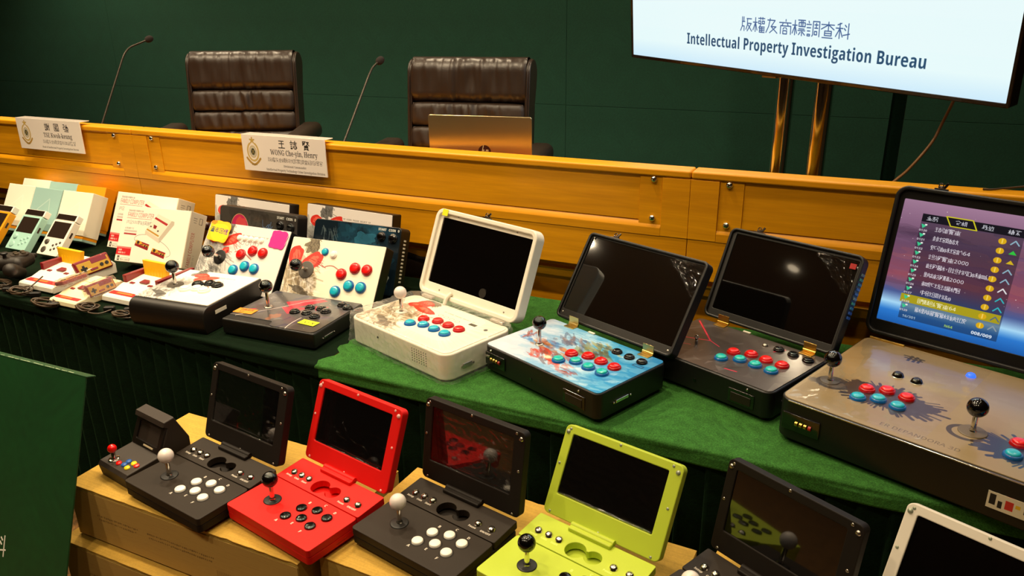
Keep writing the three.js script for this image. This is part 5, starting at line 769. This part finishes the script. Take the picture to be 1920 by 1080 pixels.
// ---------------------------------------------------------------- boxed consoles
function leaningBox(name, label, cat, { x, z, yaw, lean, w, h, t, group }) {
  const ra = yaw * D, o = thing(name, label, cat, [x + w / 2 * Math.cos(ra), 0.735 + t * Math.sin(lean * D), z - w / 2 * Math.sin(ra)], yaw, group); o.rotation.x = -lean * D; return o;
}
{
  const front = art(1100, 760, (x, w, h) => {
    x.fillStyle = '#f1e9da'; x.fillRect(0, 0, w, h);
    han(x, '電視遊戲任天紅白機', w * 0.08, h * 0.06, 26, 27, 3, '#a89a90');
    say(x, 'FAMILY COMPUTER', w * 0.07, h * 0.19, '84px sans-serif', '#a8302c', 'left', w * 0.4); x.strokeStyle = '#b03a34'; x.lineWidth = 5; x.beginPath(); x.moveTo(w * 0.07, h * 0.215); x.lineTo(w * 0.45, h * 0.215); x.stroke();
    han(x, '內含500款經典遊戲', w * 0.07, h * 0.25, 54, 50, 4.2, '#8f8880'); han(x, '經典遊戲在含', w * 0.07, h * 0.38, 24, 25, 2.6, '#a09890'); x.fillStyle = '#c8beb2'; x.fillRect(w * 0.065, h * 0.43, w * 0.19, 26);
    x.fillStyle = '#a83a3c'; x.fillRect(w * 0.065, h * 0.485, w * 0.19, 22); x.fillStyle = '#c8242a'; x.fillRect(0, h * 0.735, w * 0.22, h * 0.155); x.fillStyle = '#d87872'; x.fillRect(0, h * 0.735, w * 0.22, 22); x.fillStyle = '#f0c0b4'; x.fillRect(0, h * 0.885, w * 0.22, 12);
    say(x, '800 款遊戲', w * 0.03, h * 0.81, 'bold 34px sans-serif', '#f4d8cc'); say(x, '600 in 1', w * 0.03, h * 0.86, 'bold 34px sans-serif', '#f4d8cc');
    x.fillStyle = '#3a3632'; x.fillRect(w * 0.03, h * 0.905, 38, 64); x.fillStyle = '#b8b0a6'; x.fillRect(w * 0.03 + 8, h * 0.93, 22, 30); x.strokeStyle = '#6a645c'; x.lineWidth = 4; x.strokeRect(w * 0.085, h * 0.935, w * 0.135, 36); say(x, 'FAMILY COMPUTER', w * 0.152, h * 0.972, 'bold 18px sans-serif', '#5a544c', 'center');
    const poly = (c, ...p) => { x.fillStyle = c; x.beginPath(); for (let i = 0; i < p.length; i += 2) x.lineTo(p[i], p[i + 1]); x.fill(); };
    x.save(); x.translate(20, -10); x.scale(1, 0.86);
    poly('#e6dcc8', 560, 100, 800, 190, 640, 480, 400, 370); poly('#bdb2a0', 640, 480, 800, 190, 846, 200, 850, 250, 660, 556, 400, 420, 400, 370, 640, 480); poly('#cfc4b0', 400, 370, 640, 480, 660, 556, 400, 430);
    poly('#a82a30', 530, 150, 750, 244, 732, 276, 512, 176); poly('#b88a3a', 424, 342, 640, 436, 628, 458, 412, 362); poly('#8a2028', 520, 270, 580, 292, 562, 340, 520, 330); poly('#5a4a44', 470, 290, 496, 300, 484, 320, 460, 310); poly('#5a4a44', 600, 350, 624, 362, 612, 384, 588, 374); x.restore();
    x.strokeStyle = '#6a6058'; x.lineWidth = 5; x.beginPath(); x.moveTo(440, 370); x.bezierCurveTo(270, 370, 220, 440, 300, 470); x.moveTo(690, 440); x.bezierCurveTo(860, 500, 960, 620, 830, 640); x.stroke();
    for (const [a, b] of [[292, 452], [580, 540]]) { poly('#8a1c20', a, b + 30, a + 230, b + 80, a + 220, b + 128, a - 8, b + 76); poly('#cf9d34', a + 10, b - 2, a + 236, b + 46, a + 228, b + 92, a, b + 44); poly('#96242a', a + 110, b + 20, a + 236, b + 46, a + 230, b + 66, a + 104, b + 40); x.fillStyle = '#3a2a24'; x.beginPath(); x.arc(a + 46, b + 30, 22, 0, 7); x.fill(); x.beginPath(); x.arc(a + 166, b + 70, 14, 0, 7); x.arc(a + 202, b + 78, 14, 0, 7); x.fill(); x.fillRect(a + 86, b + 52, 54, 10); }
  });
  const side = art(256, 760, (x, w, h) => { x.fillStyle = '#d8ccb4'; x.fillRect(0, 0, w, h); x.fillStyle = '#8a8274'; x.fillRect(50, 70, 60, 10); x.fillRect(50, 100, 60, 8); x.fillRect(60, 130, 46, 8); x.strokeStyle = '#3a362e'; x.lineWidth = 6; x.strokeRect(150, 60, 44, 80); x.fillStyle = '#2a2620'; x.fillRect(192, 64, 8, 80); x.save(); x.translate(110, 740); x.rotate(-Math.PI / 2); say(x, 'FAMILY COMPUTER', 0, 0, '76px sans-serif', '#b0443c', 'left', 470); say(x, '含 500 IN 1', 0, 52, '40px sans-serif', '#a89c8c', 'left', 420); x.restore(); });
  for (const [label, p] of [['white printed console carton with red title, front one of the pair, whole picture showing', { x: -2.545, z: -1.85, yaw: 6, lean: 27, w: 0.31, h: 0.213, t: 0.085 }], ['white printed console carton with a red title, rear one half hidden behind its twin', { x: -2.735, z: -1.968, yaw: 1, lean: 26, w: 0.325, h: 0.226, t: 0.085 }]]) {
    const o = leaningBox('console_carton', label, 'box', p);
    part(o, 'carton_body', rbox(p.w, p.h, p.t, 0.0015), std(0xe0d6c0, 0.55), [0, p.h / 2, -p.t / 2]);
    part(o, 'printed_front', rbox(p.w - 0.002, p.h - 0.002, 0.001, 0.0003), std(0xffffff, 0.4, { map: front }), [0, p.h / 2, 0.0003]);
    part(o, 'printed_side', rbox(p.t - 0.002, p.h - 0.002, 0.001, 0.0003), std(0xffffff, 0.45, { map: side }), [p.w / 2 + 0.0003, p.h / 2, -p.t / 2], [0, Math.PI / 2, 0]);
  }
}
// plain gift boxes behind the handhelds
const GB = { white: std(0xf4efdc, 0.5), teal: std(0x9fc4be, 0.5), orange: std(0xf09a12, 0.45) };
const houseMark = (c) => art(256, 256, (x) => { x.fillStyle = c; x.fillRect(0, 0, 256, 256); x.strokeStyle = 'rgba(255,252,240,0.35)'; x.lineWidth = 5; x.beginPath(); x.moveTo(70, 220); x.lineTo(70, 130); x.lineTo(160, 60); x.lineTo(190, 190); x.stroke(); });
const GBM = { white: std(0xffffff, 0.5, { map: houseMark('#f2edda') }), teal: std(0xffffff, 0.5, { map: houseMark('#9cc2bc') }), orange: std(0xffffff, 0.45, { map: houseMark('#f09a12') }) };
for (const [c, label, x, z, yaw, lean, t] of [['white', 'plain white gift box, front row, behind the white handheld, edge stripes showing', -3.078, -1.975, 2, 29, 0.072], ['teal', 'pale teal gift box in the front row behind the teal handheld', -3.262, -1.975, 0, 28.6, 0.07], ['white', 'plain white gift box in the front row behind the orange handheld', -3.445, -1.98, 0, 28.6, 0.07],
  ['white', 'plain white gift box in the rear row beside the teal one', -3.52, -2.1, 3, 28, 0.055], ['teal', 'pale teal gift box in the rear row between white and orange boxes', -3.338, -2.1, 2, 28, 0.055], ['orange', 'orange gift box in the rear row beside the printed cartons', -3.155, -2.097, 2, 28, 0.055]]) {
  const w = 0.175, h = 0.205, o = leaningBox('gift_box', label, 'box', { x, z, yaw, lean, w, h, t });
  part(o, 'lid', rbox(w, h - 0.022, t, 0.0012), GB[c], [0, h / 2 + 0.011, -t / 2]);
  part(o, 'lid_front', rbox(w - 0.002, h - 0.026, 0.0008, 0.0002), GBM[c], [0, h / 2 + 0.011, 0.0003]);
  part(o, 'orange_band', rbox(w - 0.003, 0.012, t - 0.003, 0.0008), GB.orange, [0, 0.016, -t / 2]); part(o, 'teal_band', rbox(w - 0.003, 0.01, t - 0.003, 0.0008), GB.teal, [0, 0.005, -t / 2]);
}
// upright handhelds
function handheld(label, x, main, face, knob) {
  const w = 0.12, h = 0.185, t = 0.03, o = leaningBox('handheld_console', label, 'game console', { x, z: -1.83, yaw: 0, lean: 43, w, h, t });
  part(o, 'body', ext(rrShape(w, h - 0.03, 0.005, 0, (h - 0.03) / 2), t, w, h, 0.002), main, [0, 0, 0]);
  const cap = part(o, 'top_cap', rbox(w, 0.028, t - 0.004, 0.002), PAPER, [0, h - 0.014, -t / 2 - 0.001]); part(cap, 'dark_window', rbox(w - 0.01, 0.024, 0.001, 0.0003), std(0x241a14, 0.25), [-0.002, 0, (t - 0.004) / 2 + 0.0003]);
  part(o, 'screen', rbox(0.1, 0.07, 0.001, 0.0003), phy(0x2c221c, 0.12, { clearcoat: 0.8 }), [0.0, 0.112, 0.0003]);
  part(o, 'thumb_stick', lathe([[0, 0.005], [0.008, 0.006], [0.0115, 0.002], [0.0115, 0]], 22).rotateX(Math.PI / 2), knob, [-0.033, 0.056, 0]);
  part(o, 'direction_pad', lathe([[0, 0.003], [0.010, 0.003], [0.013, 0.0015], [0.014, 0]], 24).rotateX(Math.PI / 2), knob, [-0.032, 0.022, 0]);
  for (const [u, v] of [[0.004, 0.05], [0.02, 0.057], [0.036, 0.065], [0.004, 0.03], [0.02, 0.037], [0.036, 0.045]]) part(o, 'button', lathe([[0, 0.0025], [0.0045, 0.002], [0.0055, 0]], 16).rotateX(Math.PI / 2), knob, [u + 0.006, v - 0.006, 0]);
  part(o, 'side_slot', rbox(0.001, 0.024, 0.008, 0.0004), std(0x3a2a20, 0.5), [w / 2 + 0.0003, 0.1, -0.014]); void face;
}
handheld('orange handheld console leaning at the far left', -3.372, phy(0xf0a012, 0.4), 0, std(0x5a3410, 0.4));
handheld('pale teal handheld console with round stick', -3.168, phy(0xa6d4c8, 0.4), 0, std(0x9cc8bc, 0.35));
handheld('white handheld console with dark round stick', -2.973, phy(0xeee8d8, 0.4), 0, std(0x4a423a, 0.35));

// red and white consoles with cartridges
function padGeo(k) { return rbox(0.125 * k, 0.054 * k, 0.018 * k, 0.006 * k, 3); }
function gamepad(parentName, label, pos, rot, k = 1, wrap) {
  const t = thing('game_controller', label, 'controller', pos, 0); t.rotation.order = 'YXZ'; t.rotation.set(...rot);
  part(t, 'shell', padGeo(k), MAROON);
  part(t, 'gold_plate', rbox(0.113 * k, 0.04 * k, 0.002, 0.0008), GOLD_PLATE, [0, -0.003 * k, 0.0088 * k]);
  part(t, 'maroon_plate', rbox(0.058 * k, 0.017 * k, 0.0022, 0.0008), MAROON, [0.022 * k, 0.0125 * k, 0.0092 * k]);
  part(t, 'cross_pad', merge([rbox(0.022 * k, 0.0075 * k, 0.004, 0.001), rbox(0.0075 * k, 0.022 * k, 0.004, 0.001)]), BLACK, [-0.038 * k, -0.004 * k, 0.0105 * k]);
  part(t, 'select_bar', rbox(0.026 * k, 0.007 * k, 0.003, 0.001), MAROON, [-0.006 * k, -0.014 * k, 0.0105 * k]);
  for (const u of [0.024, 0.043]) part(t, 'button', cyl(0.006 * k, 0.004, 18).rotateX(Math.PI / 2), BLACK, [u * k, -0.008 * k, 0.0108 * k]);
  if (wrap) part(t, 'plastic_bag', displace(new THREE.BoxGeometry(0.15 * k, 0.066 * k, 0.032 * k, 60, 26, 12), (X, Y, Z) => { const q = 1 - 0.5 * Math.pow(Math.abs(X) / (0.075 * k), 6), a = Math.abs(N(X * 45, Y * 45, Z * 45 + wrap)) + 0.6 * Math.abs(N(X * 120, Y * 120, Z * 120)) - 0.3; return [0.003 * a, Y * (q - 1) + 0.005 * a * Math.sign(Y), Z * (q - 1) + 0.005 * a * Math.sign(Z)]; }), WRAP, [0, 0, 0], [0, 0, 0], 'crumpled clear bag');
  return t;
}
function famicom(label, cx, zf, w, d, k, shell, holder) {
  const t = thing('red_white_console', label, 'game console', [cx, 0.735, zf - d / 2], 0);
  const zl = (v) => d / 2 - v * d;   // 0 front .. 1 back
  const s = new THREE.Shape(), hh = 0.022 * k, ht = 0.05 * k; s.moveTo(-d / 2, 0); s.lineTo(d / 2 - 0.006 * k, 0); s.lineTo(d / 2, 0.006 * k); s.lineTo(d / 2 - 0.002, hh - 0.003); s.lineTo(d / 2 - 0.006, hh); s.lineTo(d / 2 - d * 0.2, hh + 0.004 * k); s.lineTo(d / 2 - d * 0.32, ht * 0.78); s.lineTo(-d * 0.1, ht); s.lineTo(-d / 2 + 0.01, ht); s.lineTo(-d / 2, ht - 0.01);
  part(t, 'shell', new THREE.ExtrudeGeometry(s, { depth: w - 0.006, bevelEnabled: true, bevelSize: 0.003, bevelThickness: 0.003, bevelSegments: 2 }).rotateY(-Math.PI / 2).translate(w / 2 - 0.003, 0.003, 0), shell);
  const sl = -Math.atan2(0.004 * k, d * 0.18) * -1;
  const st = part(t, 'red_strip', rbox(w * 0.88, 0.0015, d * 0.085, 0.0005), phy(0xc01c1c, 0.4), [0, hh + 0.002 * k + 0.0072, zl(0.115)], [sl, 0, 0]); part(st, 'gold_lettering', rbox(w * 0.42, 0.0006, d * 0.035, 0.0002), phy(0xe87a2c, 0.4), [-w * 0.05, 0.0009, 0]);
  const a2 = Math.atan2(ht * 0.22, d * 0.28), yT = (v) => (v < 0.32 ? hh + 0.004 * k : ht * 0.78 + (v - 0.32) / 0.28 * ht * 0.22) + 0.0075;
  const ej = new THREE.Shape(); ej.moveTo(-0.018 * k, -0.013 * k); ej.lineTo(0.02 * k, -0.013 * k); ej.lineTo(0.024 * k, 0); ej.lineTo(0.012 * k, 0.014 * k); ej.lineTo(-0.018 * k, 0.014 * k);
  part(t, 'eject_lever', flat(ext(ej, 0.006 * k, 1, 1, 0.001)), MAROON, [0, yT(0.42) + 0.006 * k, zl(0.42)], [a2, 0, 0]);
  for (const u of [-0.26, 0.24]) part(t, 'switch', rbox(0.022 * k, 0.004 * k, 0.012 * k, 0.001), MAROON, [u * w, yT(0.36), zl(0.36)], [a2, 0, 0]);
  part(t, 'cartridge_flap', rbox(w * 0.6, 0.002, d * 0.16, 0.0006), shell, [0, ht + 0.0075, zl(0.72)]);
  if (holder) for (const sx of holder) part(t, 'docked_controller', rbox(0.02 * k, ht + 0.012, d * 0.62, 0.003), MAROON, [sx * (w / 2 - 0.008), (ht + 0.012) / 2 + 0.012, zl(0.66)]);
  for (const u of [-0.2, 0.14]) part(t, 'front_socket', rbox(0.03 * k, 0.008 * k, 0.003, 0.0008), BLACK, [u * w, 0.008 * k, d / 2 - 0.001]);
  return t;
}
famicom('white and red game console under the wrapped controller, leftmost of the three', -2.606, -1.575, 0.18, 0.255, 0.86, FAMI, [-1]);
famicom('small cream game console in front of its larger twins', -2.375, -1.51, 0.13, 0.19, 0.75, FAMI_CREAM);
famicom('white and red game console beside the white-topped joystick', -2.213, -1.6, 0.172, 0.255, 0.86, FAMI, [-1, 1]);
function cartridge(label, x, y, z, yaw, w = 0.108, h = 0.07) {
  const t = thing('yellow_cartridge', label, 'game cartridge', [x, y, z], yaw); t.rotation.x = -0.12;
  const s = new THREE.Shape(); s.moveTo(-w * 0.42, 0); s.lineTo(w * 0.42, 0); s.lineTo(w / 2, h); s.lineTo(-w / 2, h);
  part(t, 'shell', ext(s, 0.017, w, h, 0.0018), CART, [0, 0, 0]); for (let i = 0; i < 6; i++) part(t, 'grip_ridge', rbox(0.004, h * 0.4, 0.0015, 0.0006), CART, [(-0.3 + i * 0.12) * w, h * 0.42, 0.0004]);
}
cartridge('yellow cartridge standing in the leftmost red and white console', -2.638, 0.77, -1.735, -2, 0.135, 0.066);
cartridge('yellow cartridge standing in the console beside the white-topped joystick', -2.222, 0.77, -1.755, -2, 0.122, 0.066);
gamepad('', 'maroon and gold controller on edge along the right side of the leftmost console', [-2.53, 0.788, -1.75], [-0.45, 1.5, 0.06], 1.08);
gamepad('', 'maroon controller in a clear bag lying along the left side of the cream console', [-2.448, 0.79, -1.605], [-1.8, 1.6, 0.03], 0.78, 3);
gamepad('', 'gold-faced controller in a clear bag along the right side of the cream console', [-2.318, 0.778, -1.615], [-0.4, 1.5, 0.05], 0.8, 7);

// black gamepad
{
  const t = thing('black_gamepad', 'black two-handled gamepad at the far left table edge', 'controller', [-2.84, 0.735, -1.625], 24); t.scale.setScalar(1.25);
  const dk = std(0x1d1711, 0.5);
  part(t, 'body', displace(new RoundedBoxGeometry(0.15, 0.04, 0.085, 8, 0.018), (X, Y, Z) => [0, -0.2 * X * X, 0]), dk, [0, 0.052, 0]);
  for (const s of [-1, 1]) { part(t, 'grip', new THREE.CapsuleGeometry(0.02, 0.06, 8, 18), dk, [s * 0.062, 0.038, 0.05], [1.15, 0, -s * 0.25]); part(t, 'thumb_stick', lathe([[0, 0.016], [0.009, 0.017], [0.01, 0.012], [0.005, 0.008], [0.005, 0]], 20), BLACK, [s * 0.025, 0.07, 0.026]); part(t, 'shoulder_button', rbox(0.04, 0.014, 0.02, 0.005), BLACK, [s * 0.05, 0.055, -0.043]); part(t, 'round_pad', cyl(0.024, 0.004, 24), std(0x2a221a, 0.5), [s * 0.047, 0.0705, -0.008]); }
  for (let i = 0; i < 4; i++) { const a = i * Math.PI / 2; part(t, 'button', cyl(0.006, 0.006, 16), std(0x4a4032, 0.4), [0.047 + Math.cos(a) * 0.013, 0.075, -0.008 + Math.sin(a) * 0.013]); part(t, 'direction_key', rbox(0.009, 0.006, 0.009, 0.002), std(0x4a4032, 0.4), [-0.047 + Math.cos(a) * 0.012, 0.075, -0.008 + Math.sin(a) * 0.012]); }
}
// cables in bundles at the table edge
function coil(label, x, z, r, turns, tail, plug, s) {
  const t = thing('cable_bundle', label, 'cable', [x, 0.735, z], 0, 'cable bundles at the table edge'), pts = [];
  for (let i = 0; i <= turns * 14; i++) { const a = i / 14 * 2 * Math.PI, k = 1.25 + 0.7 * N(i * 0.11, s, 1), e = 0.7 + 0.5 * N(i * 0.05, s, 7); pts.push([Math.cos(a) * r * 1.5 * k + 0.03 * N(i * 0.04, s, 4), 0.006 + 0.02 * Math.abs(N(i * 0.13, s, 2)) + 0.0012 * (i / 14), Math.sin(a) * r * e * k]); }
  for (const p of tail) pts.push(p);
  part(t, 'cable', tube(pts, 0.0024, pts.length * 5, 6), std(0x46382a, 0.4));
  part(t, 'tie', new THREE.TorusGeometry(0.009, 0.0025, 8, 18), BLACK, [r * 1.3, 0.012, 0], [0, 0.3, 0]);
  if (plug) part(t, 'plug', rbox(0.034, 0.016, 0.018, 0.004, 3), BLACK, plug, [0, 0.5, 0]);
}
coil('loose dark cable bundle in front of the gamepad', -2.78, -1.545, 0.035, 7, [[0.04, 0.01, 0.02], [-0.1, 0.006, 0.03], [-0.22, 0.004, 0.03]], [0.1, 0.012, 0.02], 2);
coil('dark cable bundle in front of the leftmost red and white console', -2.62, -1.53, 0.024, 7, [[0.02, 0.01, 0.01], [0.02, 0.03, -0.04], [0.03, 0.05, -0.07]], [0.07, 0.01, -0.005], 5);
coil('dark cable bundle in front of the cream console', -2.45, -1.495, 0.026, 6, [[-0.02, 0.006, 0.0], [-0.06, 0.004, 0.0]], [0.05, 0.01, -0.0], 8);
coil('dark cable bundle between the cream console and its right-hand twin', -2.27, -1.52, 0.02, 8, [[0.03, 0.008, 0.02], [0.07, 0.005, 0.01], [0.09, 0.01, -0.02]], [0.075, 0.01, -0.025], 12);
coil('dark cable bundle beside the rounded front of the white-topped joystick', -2.115, -1.525, 0.017, 6, [[-0.03, 0.006, 0.01], [-0.035, 0.006, -0.03]], [-0.01, 0.01, -0.04], 15);
solo('grey_cable', 'thin dark lead hanging off the left edge of the table front', 'cable', tube([[-2.72, 0.742, -1.53], [-2.8, 0.742, -1.51], [-2.88, 0.738, -1.495], [-2.98, 0.71, -1.487], [-3.05, 0.66, -1.484]], 0.0022, 40, 6), std(0x46382a, 0.4));

// ---------------------------------------------------------------- shipping cartons under the folding consoles
const cartonPrint = art(1024, 384, (x, w, h) => {
  for (let i = 0; i < 12; i++) { x.fillStyle = '#a67b39'; } x.fillStyle = '#b8964e'; x.fillRect(0, 0, w, h);
  for (let i = 0; i < 1400; i++) { x.fillStyle = `rgba(${rnd() > 0.5 ? '205,160,90' : '120,84,36'},0.10)`; x.fillRect(rnd() * w, rnd() * h, 20 + rnd() * 80, 1.5); }
  for (const [a, b, l] of [[0.12, 0.42, 0.2], [0.125, 0.5, 0.18], [0.36, 0.42, 0.3], [0.365, 0.5, 0.28]]) for (let i = 0; i < l * 120; i++) { x.fillStyle = 'rgba(70,46,18,0.55)'; x.fillRect(w * a + i * w / 120, h * b + (rnd() - 0.5) * 4, 3 + rnd() * 4, 8 + rnd() * 7); }
  x.fillStyle = 'rgba(86,58,26,0.5)'; for (let i = 0; i < 20; i++) for (let k = 0; k < 20; k++) x.fillRect(w * 0.66 + i * 8, h * 0.66 + k * 8, 4.5, 4.5); x.fillStyle = 'rgba(96,62,30,0.5)'; x.fillRect(w * 0.83, h * 0.66, w * 0.17, h * 0.34);
});
function carton(label, x0, x1, zf, zb, y0, y1, yaw = 0, printed = true) {
  const w = x1 - x0, d = zf - zb, h = y1 - y0, t = thing('shipping_carton', label, 'box', [(x0 + x1) / 2, y0, (zf + zb) / 2], yaw);
  part(t, 'carton_body', boxUV(displace(new THREE.BoxGeometry(w, h - 0.004, d, 24, 4, 8), (X, Y, Z) => [0.002 * N(X * 3, Y * 5, Z * 3), 0, 0.002 * N(X * 4, Y * 6, 2)])), CARTON, [0, h / 2 - 0.002, 0]);
  if (printed) part(t, 'printed_front', rbox(w - 0.004, Math.min(h, 0.16) - 0.012, 0.001, 0.0002), std(0xffffff, 0.85, { map: cartonPrint }), [0, h - Math.min(h, 0.16) / 2 - 0.004, d / 2 + 0.0012]);
  // four top flaps with torn edges
  const torn = (L, Wd, s) => { const sh = new THREE.Shape(); sh.moveTo(-L / 2, 0); const n = 40; for (let i = 0; i <= n; i++) sh.lineTo(-L / 2 + L * i / n, 0.004 * Math.max(0, N(i * 0.5, s, 1)) - 0.002); sh.lineTo(L / 2, Wd); sh.lineTo(-L / 2, Wd); return boxUV(flat(ext(sh, 0.003, 1, 1, 0.0004))); };
  part(t, 'front_flap', torn(w, d / 2 - 0.002, 1), CARTON_PALE, [0, h, d / 2], [0.006, 0, 0]); part(t, 'rear_flap', torn(w, d / 2 - 0.002, 5), CARTON_PALE, [0, h, -d / 2], [-0.004, Math.PI, 0]);
}
carton('upper shipping carton on the left under the black and red consoles', -1.634, -0.945, -0.957, -1.32, 0.462, 0.604);
carton('lower shipping carton on the left, below the printed one', -1.66, -0.98, -0.925, -1.3, 0.0, 0.458);
carton('tall shipping carton in the middle under the lime console', -0.918, -0.235, -0.985, -1.34, 0.0, 0.604, -2, false);
carton('tall shipping carton on the right under the white console', -0.21, 0.5, -0.93, -1.37, 0.0, 0.604, -6, false);

// green lectern board leaning at the lower left
{
  const lean = 19, h = 0.922, w = 0.62, t = thing('green_board', 'green painted notice board leaning at the lower left corner', 'board', [-1.861, 0.004, -0.7], 1);
  t.rotation.x = -lean * D;
  const paint = dataTex(256, 256, (u, v) => { const k = 1 + 0.08 * pn(u, v, 30, 30, 1) + 0.06 * pn(u, v, 4, 4, 5); return [16 * k, 66 * k, 30 * k]; }, [2, 2]);
  const gp = phy(0xffffff, 0.5, { map: paint });
  part(t, 'panel', boxUV(rbox(w, h, 0.004, 0.001)), gp, [0, h / 2, -0.002]);
  part(t, 'top_lip', boxUV(rbox(w + 0.003, 0.003, 0.024, 0.001)), gp, [0.0015, h - 0.001, -0.0115]);
  part(t, 'worn_paint', merge(Array.from({ length: 44 }, (_, i) => shift(rbox(0.003 + 0.012 * rnd(), 0.0008, 0.0012 + 0.002 * rnd(), 0.0003, 1), -0.3 + 0.6 * Math.pow(rnd(), 0.5), h + 0.0006, -0.0012 - 0.0012 * (i % 2)))), std(0x9fb08c, 0.7), [0, 0, 0], [0, 0, 0], 'chipped pale edge');
  const bars = (c, x0, y0, sz) => { const out = []; for (const p of GL[c].split(',')) { const [n, a, b, c2, d] = p.split(' '); for (const st of K[n].split('/')) { const q = st.split(' ').map((v) => [x0 + sz * (+a + (c2 - a) * (+v[0] + 0.5) / 10) / 100, y0 - sz * (+b + (d - b) * (+v[1] + 0.5) / 10) / 100]); for (let i = 1; i < q.length; i++) { const [X, Y] = q[i - 1], [U, W] = q[i], l = Math.hypot(U - X, W - Y); out.push(box(l + 0.003, 0.003, 0.0008).rotateZ(Math.atan2(W - Y, U - X)).translate((X + U) / 2, (Y + W) / 2, 0)); } } } return merge(out); };
  part(t, 'white_character', bars('科', 0.044, 0.497, 0.054), PAPER, [0, 0, 0.0004]);
  part(t, 'strut', rbox(0.04, 0.85, 0.02, 0.003), BLACK, [-0.16, 0.43, -0.16], [-0.32, 0, 0]);
}
renderer.render(scene, camera);
